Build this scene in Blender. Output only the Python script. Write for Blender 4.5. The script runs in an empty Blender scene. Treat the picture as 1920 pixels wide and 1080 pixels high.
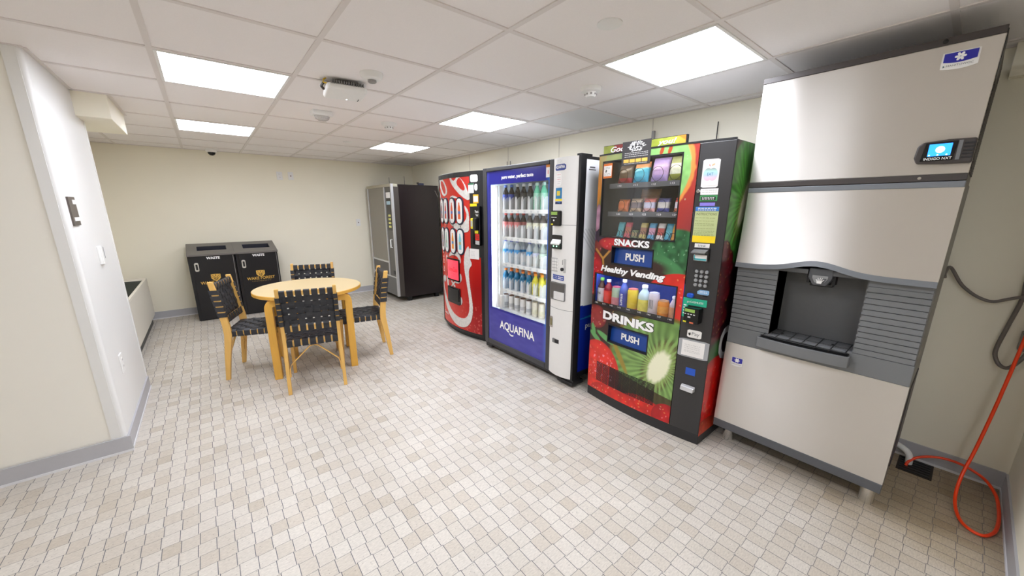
import bpy, bmesh, math, random
import numpy as np
from mathutils import Matrix, Vector
S = bpy.context.scene
C = S.collection
random.seed(7)
PI = math.pi

# ------------------------------------------------------------------ camera, world, exposure
YAW, PITCH, ROLL = 0.683715, 0.236015, 0.0017633
_w = Vector((math.sin(YAW) * math.cos(PITCH), math.cos(YAW) * math.cos(PITCH), -math.sin(PITCH)))
_r = Vector((math.cos(YAW), -math.sin(YAW), 0))
_u = _r.cross(_w)
_R = math.cos(ROLL) * _r + math.sin(ROLL) * _u
_U = -math.sin(ROLL) * _r + math.cos(ROLL) * _u
cd = bpy.data.cameras.new('camera'); cam = bpy.data.objects.new('camera', cd); C.objects.link(cam)
cd.sensor_width = 36.0; cd.lens = 694.325 / 1920 * 36; cd.shift_y = 17.648 / 1920; cd.clip_start = 0.02
m = Matrix((_R, _U, -_w)).transposed().to_4x4(); m.translation = Vector((0, 0, 1.45)); cam.matrix_world = m
S.camera = cam
S.view_settings.view_transform = 'Standard'; S.view_settings.look = 'None'
S.view_settings.gamma = 1.0; S.view_settings.use_curve_mapping = False
S.view_settings.exposure = 1.76
S.cycles.use_denoising = True
S.cycles.max_bounces = 10; S.cycles.diffuse_bounces = 6; S.cycles.transparent_max_bounces = 16
S.cycles.sample_clamp_indirect = 6.0
wd = bpy.data.worlds.new('world'); S.world = wd; wd.use_nodes = True
wd.node_tree.nodes['Background'].inputs[0].default_value = (0.9, 0.93, 1.0, 1)
wd.node_tree.nodes['Background'].inputs[1].default_value = 0.25
PANEL_EMIT = 6.5          # the room's ceiling panels (built as ceiling_light things below)

# ------------------------------------------------------------------ helpers
def lin(c):
    r = []
    for v in c[:3]:
        v = v / 255.0
        r.append(v / 12.92 if v <= 0.04045 else ((v + 0.055) / 1.055) ** 2.4)
    return (r[0], r[1], r[2], 1.0)

def nd(nt, t, **kw):
    n = nt.nodes.new(t)
    for k, v in kw.items():
        setattr(n, k, v)
    return n

MATS = {}
def mat(name, col, rough=0.5, metal=0.0, emit=0.0, var=0.06, scale=40.0, alpha=1.0, spec=0.5, bump=0.0, aniso=0.0, stretch=None, ecol=None):
    if name in MATS:
        return MATS[name]
    M = bpy.data.materials.new(name); M.use_nodes = True; nt = M.node_tree
    b = nt.nodes['Principled BSDF']
    b.inputs['Roughness'].default_value = rough; b.inputs['Metallic'].default_value = metal
    b.inputs['Specular IOR Level'].default_value = spec
    b.inputs['Alpha'].default_value = alpha
    b.inputs['Anisotropic'].default_value = aniso
    L = lin(col)
    tc = nd(nt, 'ShaderNodeTexCoord'); nz = nd(nt, 'ShaderNodeTexNoise'); nz.inputs['Scale'].default_value = scale
    src = tc.outputs['Object']
    if stretch:
        mp = nd(nt, 'ShaderNodeMapping'); mp.inputs['Scale'].default_value = stretch
        nt.links.new(src, mp.inputs[0]); src = mp.outputs[0]
    nt.links.new(src, nz.inputs['Vector'])
    mx = nd(nt, 'ShaderNodeMix', data_type='RGBA')
    mx.inputs[6].default_value = tuple(min(1, v * (1 - var)) for v in L[:3]) + (1,)
    mx.inputs[7].default_value = tuple(min(1, v * (1 + var)) for v in L[:3]) + (1,)
    nt.links.new(nz.outputs['Fac'], mx.inputs[0])
    nt.links.new(mx.outputs[2], b.inputs['Base Color'])
    if emit:
        b.inputs['Emission Color'].default_value = lin(ecol or col); b.inputs['Emission Strength'].default_value = emit
    if bump:
        bp = nd(nt, 'ShaderNodeBump'); bp.inputs['Strength'].default_value = bump; bp.inputs['Distance'].default_value = 0.002
        nt.links.new(nz.outputs['Fac'], bp.inputs['Height']); nt.links.new(bp.outputs[0], b.inputs['Normal'])
    MATS[name] = M
    return M

def glass_mat(name, tint=(255, 255, 255), refl=0.08, rough=0.02):
    M = bpy.data.materials.new(name); M.use_nodes = True; nt = M.node_tree; nt.nodes.clear()
    o = nd(nt, 'ShaderNodeOutputMaterial'); t = nd(nt, 'ShaderNodeBsdfTransparent'); g = nd(nt, 'ShaderNodeBsdfGlossy')
    t.inputs[0].default_value = lin(tint); g.inputs['Roughness'].default_value = rough
    f = nd(nt, 'ShaderNodeLayerWeight'); f.inputs[0].default_value = .5
    p = nd(nt, 'ShaderNodeMath', operation='POWER'); p.inputs[1].default_value = 5.0
    a = nd(nt, 'ShaderNodeMath', operation='MULTIPLY_ADD'); a.inputs[1].default_value = 0.9; a.inputs[2].default_value = refl
    a.use_clamp = True
    mx = nd(nt, 'ShaderNodeMixShader')
    nt.links.new(f.outputs['Facing'], p.inputs[0]); nt.links.new(p.outputs[0], a.inputs[0]); nt.links.new(a.outputs[0], mx.inputs[0])
    nt.links.new(t.outputs[0], mx.inputs[1]); nt.links.new(g.outputs[0], mx.inputs[2]); nt.links.new(mx.outputs[0], o.inputs[0])
    return M

def vcol_mat(name, rough=0.35, spec=0.5, emit=0.0):
    M = bpy.data.materials.new(name); M.use_nodes = True; nt = M.node_tree; b = nt.nodes['Principled BSDF']
    a = nd(nt, 'ShaderNodeVertexColor'); a.layer_name = 'Col'
    nt.links.new(a.outputs[0], b.inputs['Base Color']); b.inputs['Roughness'].default_value = rough
    b.inputs['Specular IOR Level'].default_value = spec
    if emit:
        nt.links.new(a.outputs[0], b.inputs['Emission Color']); b.inputs['Emission Strength'].default_value = emit
    return M

class MB:
    def __init__(s): s.v = []; s.f = []; s.mi = []; s.c = 0
    def add(s, vs, fs, m=0):
        o = len(s.v); s.v += [tuple(p) for p in vs]; s.f += [tuple(i + o for i in f) for f in fs]; s.mi += [m] * len(fs); return s
    def box(s, x0, x1, y0, y1, z0, z1, m=0):
        v = [(x, y, z) for z in (z0, z1) for y in (y0, y1) for x in (x0, x1)]
        return s.add(v, [(0, 2, 3, 1), (4, 5, 7, 6), (0, 1, 5, 4), (2, 6, 7, 3), (0, 4, 6, 2), (1, 3, 7, 5)], m)
    def loft(s, rings, m=0, caps=True, close=False):
        n = len(rings[0]); vs = [p for r in rings for p in r]; fs = []
        R = len(rings)
        for k in range(R if close else R - 1):
            a, b = k * n, ((k + 1) % R) * n
            for i in range(n):
                j = (i + 1) % n; fs.append((a + i, a + j, b + j, b + i))
        if caps and not close:
            fs.append(tuple(range(n))[::-1]); fs.append(tuple((R - 1) * n + i for i in range(n)))
        return s.add(vs, fs, m)
    def lathe(s, prof, n=16, c=(0, 0, 0), ax='z', m=0, caps=True, sx=1, sy=1):
        rings = []
        for r, z in prof:
            ring = []
            for i in range(n):
                a = 2 * PI * i / n; p = (r * sx * math.cos(a), r * sy * math.sin(a), z)
                if ax == 'y': p = (p[0], -p[2], p[1])       # axis towards -y
                if ax == 'x': p = (p[2], p[0], p[1])
                ring.append((c[0] + p[0], c[1] + p[1], c[2] + p[2]))
            rings.append(ring)
        return s.loft(rings, m, caps)
    def tube(s, pts, r, n=8, m=0, close=False):
        P = [Vector(p) for p in pts]; rings = []; up = None
        for i, p in enumerate(P):
            if close: t = (P[(i + 1) % len(P)] - P[i - 1])
            else: t = P[min(i + 1, len(P) - 1)] - P[max(i - 1, 0)]
            t.normalize()
            if up is None:
                up = Vector((0, 0, 1)) if abs(t.z) < 0.9 else Vector((1, 0, 0))
            a = t.cross(up)
            if a.length < 1e-6: a = t.cross(Vector((0, 1, 0)))
            a.normalize(); b = a.cross(t); up = -b if False else b
            rr = r[i] if isinstance(r, (list, tuple)) else r
            rings.append([p + a * (rr * math.cos(2 * PI * k / n)) + b * (rr * math.sin(2 * PI * k / n)) for k in range(n)])
        return s.loft(rings, m, True, close)
    def prism(s, poly, d0, d1, plane='xz', m=0):
        def P(u, v, d):
            return {'xz': (u, d, v), 'xy': (u, v, d), 'yz': (d, u, v)}[plane]
        return s.loft([[P(u, v, d0) for u, v in poly], [P(u, v, d1) for u, v in poly]], m)
    def ribbon(s, pts, wdir, w, m=0):
        wd_ = Vector(wdir) * (w / 2); n = len(pts)
        vs = [Vector(p) - wd_ for p in pts] + [Vector(p) + wd_ for p in pts]
        return s.add(vs, [(i, i + 1, n + i + 1, n + i) for i in range(n - 1)], m)
    def build(s, name, mats, parent=None, smooth=False, bevel=0.0, seg=2, solid=0.0, loc=None):
        me = bpy.data.meshes.new(name); me.from_pydata(s.v, [], s.f)
        if not isinstance(mats, (list, tuple)): mats = [mats]
        for q in mats: me.materials.append(q)
        me.polygons.foreach_set('material_index', s.mi)
        bm = bmesh.new(); bm.from_mesh(me); bmesh.ops.recalc_face_normals(bm, faces=bm.faces); bm.to_mesh(me); bm.free()
        o = bpy.data.objects.new(name, me); C.objects.link(o)
        if parent: o.parent = parent
        if loc: o.location = loc
        if solid:
            q = o.modifiers.new('solid', 'SOLIDIFY'); q.thickness = solid; q.offset = 0
        if bevel:
            q = o.modifiers.new('bevel', 'BEVEL'); q.width = bevel; q.segments = seg; q.limit_method = 'ANGLE'; q.angle_limit = 0.6
        if smooth:
            me.polygons.foreach_set('use_smooth', [True] * len(me.polygons))
            if smooth != 'all':
                try: me.set_sharp_from_angle(angle=0.7)
                except Exception: pass
        return o

def B(*a): return MB().box(*a)
def tag(o, label=None, cat=None, group=None, kind=None):
    if label: o['label'] = label
    if cat: o['category'] = cat
    if group: o['group'] = group
    if kind: o['kind'] = kind
    return o
def thing(name, label, cat, loc=(0, 0, 0), rz=0.0, group=None):
    o = bpy.data.objects.new(name, None); C.objects.link(o); o.location = loc; o.rotation_euler = (0, 0, rz)
    o.empty_display_size = 0.1
    return tag(o, label, cat, group)
def struct(mb, name, m, **kw):
    return tag(mb.build(name, m, **kw), kind='structure')
def copy_tree(o, parent=None):
    c = o.copy(); C.objects.link(c)
    if parent: c.parent = parent
    for ch in list(o.children): copy_tree(ch, c)
    return c

def flat(s): return 0.0
def text(s, x0, z0, width, height, parent, m, y=-0.001, bend=flat, bold=0.0, shear=0.0, name='lettering', thick=0.0006, rot=0.0, side=None, keep=False, ref=None):
    """flat letters fitted to a box (x0,z0,width,height) on a front that faces -y"""
    cu = bpy.data.curves.new('t', 'FONT'); cu.body = s; cu.size = 1.0; cu.offset = bold; cu.shear = shear; cu.resolution_u = 3
    cu.extrude = 0.0
    ob = bpy.data.objects.new('t', cu); C.objects.link(ob)
    me = bpy.data.meshes.new_from_object(ob.evaluated_get(bpy.context.evaluated_depsgraph_get()))
    bpy.data.objects.remove(ob); bpy.data.curves.remove(cu)
    n = len(me.vertices); co = np.zeros(n * 3); me.vertices.foreach_get('co', co); co = co.reshape(-1, 3)
    mn, mx = co.min(0), co.max(0); sx = width / (mx[0] - mn[0]); sz = height / (mx[1] - mn[1])
    if keep: sx = sz = min(sx, sz)
    if ref is not None:
        cu = bpy.data.curves.new('t', 'FONT'); cu.body = s; cu.size = 1.0; cu.offset = ref; cu.shear = shear; cu.resolution_u = 3
        ob = bpy.data.objects.new('t', cu); C.objects.link(ob)
        m2 = bpy.data.meshes.new_from_object(ob.evaluated_get(bpy.context.evaluated_depsgraph_get()))
        bpy.data.objects.remove(ob); bpy.data.curves.remove(cu)
        c2 = np.zeros(len(m2.vertices) * 3); m2.vertices.foreach_get('co', c2); c2 = c2.reshape(-1, 3); bpy.data.meshes.remove(m2)
        mn, mx = c2.min(0), c2.max(0); sx = width / (mx[0] - mn[0]); sz = height / (mx[1] - mn[1])
    u = (co[:, 0] - mn[0]) * sx; v = (co[:, 1] - mn[1]) * sz
    if keep: u += (width - u.max()) / 2; v += (height - v.max()) / 2
    if rot:
        u, v = u * math.cos(rot) - v * math.sin(rot), u * math.sin(rot) + v * math.cos(rot)
    x = x0 + u; z = z0 + v
    yy = np.array([bend(float(q)) for q in x]) + y
    out = np.stack([x, yy, z], -1)
    if side == 'x+':      # on a face that looks along +x: s runs along y
        out = np.stack([np.full(n, y), x, z], -1)
    if side == 'up':
        out = np.stack([x, z, np.full(n, y)], -1)
    me.vertices.foreach_set('co', out.ravel())
    me.materials.clear(); me.materials.append(m)
    me.name = name
    o = bpy.data.objects.new(name, me); C.objects.link(o); o.parent = parent
    return o

def rr(x0, x1, z0, z1, r, n=4):
    p = []
    for cx, cz, a0 in ((x1 - r, z1 - r, 0), (x0 + r, z1 - r, PI / 2), (x0 + r, z0 + r, PI), (x1 - r, z0 + r, 1.5 * PI)):
        for k in range(n + 1):
            a = a0 + PI / 2 * k / n; p.append((cx + r * math.cos(a), cz + r * math.sin(a)))
    return p

def decal(name, x0, x1, z0, z1, m, parent, bend=flat, t=0.0012, r=0.0, y=0.0):
    """thin sticker (a real thin sheet) on a front facing -y, following its bow"""
    mb = MB()
    if r:
        n = 8; rings = []
        for k in range(n + 1):
            u = x0 + (x1 - x0) * k / n; e = min(u - x0, x1 - u); d = r - math.sqrt(max(0.0, r * r - (r - e) ** 2)) if e < r else 0.0
            b = bend(u) + y; d = min(d, (z1 - z0) / 2 - .0005); rings.append([(u, b, z0 + d), (u, b - t, z0 + d), (u, b - t, z1 - d), (u, b, z1 - d)])
        mb.loft(rings)
    else:
        n = 10; rings = []
        for k in range(n + 1):
            u = x0 + (x1 - x0) * k / n; b = bend(u) + y
            rings.append([(u, b, z0), (u, b - t, z0), (u, b - t, z1), (u, b, z1)])
        mb.loft(rings)
    return mb.build(name, m, parent)

# ---- painted printed graphics: dense grid with a colour attribute
def sc(c): return np.array(lin(c)[:3])
def blend(img, mask, col):
    mk = np.clip(mask, 0, 1)[..., None]
    col = np.asarray(col); img[:] = img * (1 - mk) + col * mk
def ell(U, V, cx, cy, rx, ry, ang=0.0):
    c, s = math.cos(ang), math.sin(ang); du, dv = U - cx, V - cy
    a = (du * c + dv * s) / rx; b = (-du * s + dv * c) / ry
    return np.sqrt(a * a + b * b), np.arctan2(b, a)
def soft(d, e, w): return np.clip((e - d) / w + 0.5, 0, 1)
def vnoise(U, V, sc_, seed=0):
    r = np.random.RandomState(seed); G = r.rand(64, 64)
    x, y = U * sc_, V * sc_; xi, yi = np.floor(x).astype(int), np.floor(y).astype(int); fx, fy = x - xi, y - yi
    fx, fy = fx * fx * (3 - 2 * fx), fy * fy * (3 - 2 * fy); g = lambda a, b: G[a % 64, b % 64]
    return (g(xi, yi) * (1 - fx) + g(xi + 1, yi) * fx) * (1 - fy) + (g(xi, yi + 1) * (1 - fx) + g(xi + 1, yi + 1) * fx) * fy
def chaikin(P, k=2):
    for _ in range(k):
        Q = []
        for i in range(len(P)):
            a, b = P[i], P[(i + 1) % len(P)]
            Q += [(a[0] * .75 + b[0] * .25, a[1] * .75 + b[1] * .25), (a[0] * .25 + b[0] * .75, a[1] * .25 + b[1] * .75)]
        P = Q
    return P
def polymask(U, V, P):
    ins = np.zeros(U.shape, bool); n = len(P)
    for i in range(n):
        x0, y0 = P[i]; x1, y1 = P[(i + 1) % n]
        if y0 == y1: continue
        c = ((y0 > V) != (y1 > V)) & (U < (x1 - x0) * (V - y0) / (y1 - y0) + x0); ins ^= c
    return ins.astype(float)
def kiwi(img, U, V, cx, cy, rx, ry, ang, core_ang=0.0, core=(0.16, 0.34), flesh=(106, 160, 68), deep=(60, 110, 40), rim=(120, 100, 40)):
    d, t = ell(U, V, cx, cy, rx, ry, ang); n = vnoise(t * 9 / PI + 20, d * 2, 3.0, 3)
    st = 0.5 + 0.5 * np.cos(t * 34 + 3 * n)
    base = sc(flesh)[None, None] * (0.75 + 0.5 * st[..., None]) * (0.7 + 0.6 * n[..., None])
    edge = np.clip((d - 0.55) / 0.45, 0, 1)[..., None]; base = base * (1 - edge * .55) + sc(deep) * edge * .55
    m_ = soft(d, 1.0, 0.03)[..., None]; img[:] = img * (1 - m_) + base * m_
    blend(img, soft(np.abs(d - 1.0), 0.03, 0.04), sc(rim))
    dc, tc = ell(U, V, cx, cy, core[0], core[1], core_ang)
    ring = np.exp(-((dc - 1.35) / 0.22) ** 2)
    blend(img, ring * (np.cos(t * 34 + 3 * n) < -0.1) * 0.8 * (d < 0.9), sc((66, 42, 22)))
    blend(img, np.clip(1.55 - dc, 0, 1) * 0.6 * (d < .95), sc((186, 200, 120)))
    blend(img, soft(dc + 0.15 * n, 0.95, 0.25), sc((236, 236, 205)))
def berry(img, U, V, cx, cy, rx, ry, ang, col=(214, 42, 32), dark=(120, 12, 16), seeds=(240, 190, 110), nseed=90, seed=1, hi=(255, 170, 180)):
    d, t = ell(U, V, cx, cy, rx, ry, ang); n = vnoise(U, V, 30, seed)
    base = sc(col)[None, None] * (0.75 + 0.5 * n[..., None]); e = np.clip((d - .5) / .5, 0, 1)[..., None] ** 2
    base = base * (1 - e * .7) + sc(dark) * e * .7
    m_ = soft(d, 1.0, 0.03)[..., None]; img[:] = img * (1 - m_) + base * m_
    r = np.random.RandomState(seed)
    for _ in range(int(nseed * .45)):
        a, q = r.rand() * 2 * PI, math.sqrt(r.rand()) * .93
        x, y = q * rx * math.cos(a), q * ry * math.sin(a)
        px, py = cx + x * math.cos(ang) - y * math.sin(ang), cy + x * math.sin(ang) + y * math.cos(ang)
        dd, _t = ell(U, V, px, py, .0035, .006, r.rand() * 3)
        blend(img, soft(dd, 1, .8) * .5, sc(seeds if r.rand() < .6 else hi))
def drops(img, U, V, x0, x1, z0, z1, n, seed, col=(225, 240, 225), rmax=.008):
    r = np.random.RandomState(seed)
    for _ in range(n):
        d, t = ell(U, V, x0 + r.rand() * (x1 - x0), z0 + r.rand() * (z1 - z0), .002 + r.rand() * rmax * .6, .002 + r.rand() * rmax, 0)
        blend(img, soft(np.abs(d - .6), .35, .3) * .55, sc(col))

def panel(name, s0, s1, z0, z1, res, paint, parent, m, bend=flat, holes=(), side=None, y=0.0):
    nu, nv = max(2, int((s1 - s0) / res)), max(2, int((z1 - z0) / res))
    us = np.linspace(s0, s1, nu + 1); vs = np.linspace(z0, z1, nv + 1)
    U, V = np.meshgrid(us, vs)
    img = paint(U, V)
    yy = np.array([bend(float(u)) for u in us])[None, :] + np.zeros_like(U) + y
    if side == 'x+': co = np.stack([np.full_like(U, y), U, V], -1)
    else: co = np.stack([U, yy, V], -1)
    idx = np.arange((nu + 1) * (nv + 1)).reshape(nv + 1, nu + 1)
    quads = np.stack([idx[:-1, :-1], idx[:-1, 1:], idx[1:, 1:], idx[1:, :-1]], -1).reshape(-1, 4)
    uc = ((U[:-1, :-1] + U[1:, 1:]) / 2).ravel(); vc = ((V[:-1, :-1] + V[1:, 1:]) / 2).ravel()
    keep = np.ones(len(quads), bool)
    for a, b, c, d in holes: keep &= ~((uc > a) & (uc < b) & (vc > c) & (vc < d))
    quads = quads[keep]
    me = bpy.data.meshes.new(name); me.vertices.add(co.size // 3); me.vertices.foreach_set('co', co.astype(np.float32).ravel())
    nf = len(quads); me.loops.add(nf * 4); me.loops.foreach_set('vertex_index', quads.astype(np.int32).ravel())
    me.polygons.add(nf); me.polygons.foreach_set('loop_start', np.arange(nf, dtype=np.int32) * 4)
    try: me.polygons.foreach_set('loop_total', np.full(nf, 4, np.int32))
    except Exception: pass
    me.update(calc_edges=True)
    at = me.color_attributes.new('Col', 'FLOAT_COLOR', 'POINT')
    rgba = np.ones((co.size // 3, 4), np.float32); rgba[:, :3] = np.clip(img, 0, 1).reshape(-1, 3); at.data.foreach_set('color', rgba.ravel())
    me.polygons.foreach_set('use_smooth', np.ones(nf, bool)); me.materials.append(m)
    o = bpy.data.objects.new(name, me); C.objects.link(o); o.parent = parent
    return o

# ------------------------------------------------------------------ materials
def floor_mat():
    M = bpy.data.materials.new('floor_tile'); M.use_nodes = True; nt = M.node_tree; b = nt.nodes['Principled BSDF']; lk = nt.links.new
    tc = nd(nt, 'ShaderNodeTexCoord'); sp = nd(nt, 'ShaderNodeSeparateXYZ'); lk(tc.outputs['Object'], sp.inputs[0])
    def mth(op, a, b_=None, c_=None):
        n = nd(nt, 'ShaderNodeMath', operation=op)
        for i, q in enumerate((a, b_, c_)):
            if q is None: continue
            if isinstance(q, (int, float)): n.inputs[i].default_value = q
            else: lk(q, n.inputs[i])
        return n.outputs[0]
    TX, TY = 0.0640, 0.0755
    X, Y = mth('ADD', sp.outputs[0], 10 + 0.2075), mth('ADD', sp.outputs[1], 10 + 0.02)
    row = mth('FLOOR', mth('DIVIDE', Y, TY)); col = mth('FLOOR', mth('DIVIDE', X, TX))
    u = mth('ADD', X, mth('MULTIPLY', mth('MODULO', row, 2.0), 0.0065)); v = mth('ADD', Y, mth('MULTIPLY', mth('MODULO', col, 2.0), 0.0045))
    ud, vd = mth('DIVIDE', u, TX), mth('DIVIDE', v, TY)
    fu, fv = mth('FRACT', ud), mth('FRACT', vd)
    du = mth('MULTIPLY', mth('MINIMUM', fu, mth('SUBTRACT', 1.0, fu)), TX); dv = mth('MULTIPLY', mth('MINIMUM', fv, mth('SUBTRACT', 1.0, fv)), TY)
    g = mth('MAXIMUM', mth('LESS_THAN', du, 0.0013), mth('MULTIPLY', mth('LESS_THAN', dv, 0.0011), 0.75))
    cb = nd(nt, 'ShaderNodeCombineXYZ'); lk(mth('FLOOR', ud), cb.inputs[0]); lk(mth('FLOOR', vd), cb.inputs[1])
    wn = nd(nt, 'ShaderNodeTexWhiteNoise', noise_dimensions='2D'); lk(cb.outputs[0], wn.inputs[0])
    cr = nd(nt, 'ShaderNodeValToRGB'); e = cr.color_ramp.elements
    e[0].position = 0; e[0].color = lin((184, 174, 159)); e[1].position = 1; e[1].color = lin((204, 198, 188))
    for p, c in ((.06, (192, 183, 170)), (.45, (198, 191, 180)), (.7, (201, 194, 184))):
        q = e.new(p); q.color = lin(c)
    lk(wn.outputs[0], cr.inputs[0])
    mp = nd(nt, 'ShaderNodeMapping'); mp.inputs['Scale'].default_value = (60, 190, 1); lk(tc.outputs['Object'], mp.inputs[0])
    n1 = nd(nt, 'ShaderNodeTexNoise'); n1.inputs['Scale'].default_value = 1.0; n1.inputs['Detail'].default_value = 4; lk(mp.outputs[0], n1.inputs['Vector'])
    r1 = nd(nt, 'ShaderNodeMapRange'); r1.inputs[1].default_value = .25; r1.inputs[2].default_value = .75; r1.inputs[3].default_value = .84; r1.inputs[4].default_value = 1.12
    lk(n1.outputs['Fac'], r1.inputs[0])
    n2 = nd(nt, 'ShaderNodeTexNoise'); n2.inputs['Scale'].default_value = 1.6; n2.inputs['Detail'].default_value = 3; lk(tc.outputs['Object'], n2.inputs['Vector'])
    r2 = nd(nt, 'ShaderNodeMapRange'); r2.inputs[1].default_value = .3; r2.inputs[2].default_value = .7; r2.inputs[3].default_value = .93; r2.inputs[4].default_value = 1.05
    lk(n2.outputs['Fac'], r2.inputs[0])
    vo = nd(nt, 'ShaderNodeTexVoronoi'); vo.inputs['Scale'].default_value = 55; lk(tc.outputs['Object'], vo.inputs['Vector'])
    pit = mth('MULTIPLY', mth('LESS_THAN', vo.outputs['Distance'], 0.13), 0.3)
    hs = nd(nt, 'ShaderNodeMix', data_type='RGBA', blend_type='MULTIPLY'); hs.inputs[0].default_value = 1.0
    lk(cr.outputs[0], hs.inputs[6]); cm = nd(nt, 'ShaderNodeCombineColor'); f = mth('MULTIPLY', r1.outputs[0], mth('MULTIPLY', r2.outputs[0], mth('SUBTRACT', 1.0, pit)))
    for i in range(3): lk(f, cm.inputs[i])
    lk(cm.outputs[0], hs.inputs[7])
    # worn, brown-stained tiles by the floor drain, with the corner's shade painted in
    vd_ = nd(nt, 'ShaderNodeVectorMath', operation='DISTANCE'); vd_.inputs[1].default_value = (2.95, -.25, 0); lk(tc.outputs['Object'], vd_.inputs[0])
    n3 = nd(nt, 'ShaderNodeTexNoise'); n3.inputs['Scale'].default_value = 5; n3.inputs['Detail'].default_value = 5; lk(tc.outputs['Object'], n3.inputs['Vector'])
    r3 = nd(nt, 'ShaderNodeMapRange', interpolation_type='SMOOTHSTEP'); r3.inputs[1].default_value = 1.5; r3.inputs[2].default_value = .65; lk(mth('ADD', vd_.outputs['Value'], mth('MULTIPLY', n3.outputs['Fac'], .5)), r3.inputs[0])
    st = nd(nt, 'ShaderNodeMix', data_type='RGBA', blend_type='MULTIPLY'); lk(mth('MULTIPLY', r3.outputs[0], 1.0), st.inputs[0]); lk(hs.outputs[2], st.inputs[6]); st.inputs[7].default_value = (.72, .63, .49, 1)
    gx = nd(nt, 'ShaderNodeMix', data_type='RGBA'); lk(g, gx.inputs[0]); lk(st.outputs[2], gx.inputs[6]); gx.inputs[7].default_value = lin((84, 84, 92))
    lk(gx.outputs[2], b.inputs['Base Color']); b.inputs['Roughness'].default_value = .42; b.inputs['Specular IOR Level'].default_value = .35
    bp = nd(nt, 'ShaderNodeBump'); bp.inputs['Strength'].default_value = .25; bp.inputs['Distance'].default_value = .0015; bp.invert = True
    lk(g, bp.inputs['Height']); lk(bp.outputs[0], b.inputs['Normal'])
    return M

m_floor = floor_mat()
m_wall = mat('cream_paint', (243, 238, 220), .6, var=.015, scale=3, bump=.05)
m_colpaint = mat('column_paint', (238, 235, 226), .6, var=.015, scale=3, bump=.05)
m_white = mat('white_paint', (230, 230, 228), .5, var=.015, scale=3)
m_ceil = mat('ceiling_tile_white', (242, 238, 237), .8, var=.03, scale=220, bump=.25)
m_tee = mat('ceiling_tee', (224, 218, 215), .5, var=.02)
m_grey_tile = mat('ceiling_tile_grey', (222, 222, 221), .8, var=.03, scale=220)
m_base = mat('baseboard_vinyl', (182, 182, 187), .45, var=.03)
m_basewhite = mat('baseboard_caulk', (225, 225, 228), .5, var=.02)
m_plastic_w = mat('white_plastic', (236, 236, 234), .4, var=.01)
m_plastic_g = mat('grey_plastic', (108, 110, 113), .45, var=.03, scale=200)
m_black = mat('black_plastic', (24, 24, 26), .4, var=.1)
m_blackgloss = mat('black_gloss', (16, 16, 18), .15, var=.1)
m_dark = mat('dark_metal', (52, 50, 50), .4, metal=.3, var=.06)
m_chrome = mat('polished_steel', (200, 200, 200), .2, metal=1.0, var=.03)
m_glass = glass_mat('window_glass', refl=.05)
m_text_w = mat('white_lettering', (245, 245, 245), .4, var=.0)
m_text_k = mat('black_lettering', (20, 20, 20), .5, var=.0)
m_text_g = mat('grey_lettering', (110, 110, 112), .5, var=.0)
m_text_r = mat('red_lettering', (214, 60, 60), .5, var=.0)
m_emit_panel = mat('light_diffuser', (250, 252, 255), .6, emit=PANEL_EMIT, ecol=(238, 242, 252), var=.0)

# ------------------------------------------------------------------ room shell
CZ = 2.197; XW = 3.08; YB = 6.67; XL = -3.4; YF = -2.6
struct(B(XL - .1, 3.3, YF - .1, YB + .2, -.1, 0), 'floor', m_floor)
struct(B(XL - .1, 3.3, YF - .1, YB + .2, CZ, CZ + .1), 'ceiling', m_ceil)
struct(B(-.95, XW + .12, YB, YB + .12, 0, CZ), 'wall_back', m_wall)
struct(B(XW, XW + .12, -.35, YB, 0, CZ), 'wall_right', m_wall)
struct(B(2.05, XW + .12, -.5, -.35, 0, CZ), 'wall_right_return', m_wall)
struct(B(2.05, 2.17, YF, -.5, 0, CZ), 'wall_front_right', m_wall)
struct(B(XL, 2.17, YF - .1, YF, 0, CZ), 'wall_front', m_wall)
struct(B(XL - .1, XL, YF, 3.03, 0, CZ), 'wall_left_front', m_wall)
struct(B(-1.02, -.9, 4.07, YB, 0, CZ), 'wall_left', m_wall)
# column: cream front, white side, rounded corner trim
struct(B(XL, -.575, 3.03, 3.2, 0, CZ).box(-.95, -.575, 3.2, 4.09, 0, CZ), 'wall_column', m_colpaint)
struct(B(-.575, -.556, 3.052, 4.075, 0, CZ), 'wall_column_side', m_white)
struct(MB().lathe([(.022, 0), (.022, CZ)], 20, (-.577, 3.049, 0)).box(-.622, -.577, 3.024, 3.03, 0, CZ), 'trim_1', m_white, smooth=True)
struct(B(-.58, -.552, 4.07, 4.095, 0, CZ), 'trim_2', m_white, bevel=.004)
struct(B(-.92, -.39, 3.87, 4.60, 2.04, CZ), 'trim_3', m_wall, bevel=.004)       # soffit box on the left
struct(B(3.02, XW, -.35, .028, 2.052, CZ), 'trim_4', m_wall, bevel=.003)        # small soffit above the ice machine corner
def baseboard(n, x0, x1, y0, y1, ox, oy):
    h = .1
    mb = B(x0, x1, y0, y1, .012, h, 0).box(x0 - (.004 if ox < 0 else 0), x1 + (.004 if ox > 0 else 0), y0 - (.004 if oy < 0 else 0), y1 + (.004 if oy > 0 else 0), 0, .013, 1)
    struct(mb, n, [m_base, m_basewhite])
baseboard('baseboard_back', -.9, XW - .008, YB - .008, YB, 0, -1)
baseboard('baseboard_right', XW - .008, XW, -.342, 6.66, -1, 0)
baseboard('baseboard_right_return', 2.06, XW - .01, -.35, -.342, 0, 1)
baseboard('baseboard_column', XL, -.54, 3.014, 3.024, 0, -1)
baseboard('baseboard_column_side', -.556, -.546, 3.026, 4.09, 1, 0)
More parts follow.
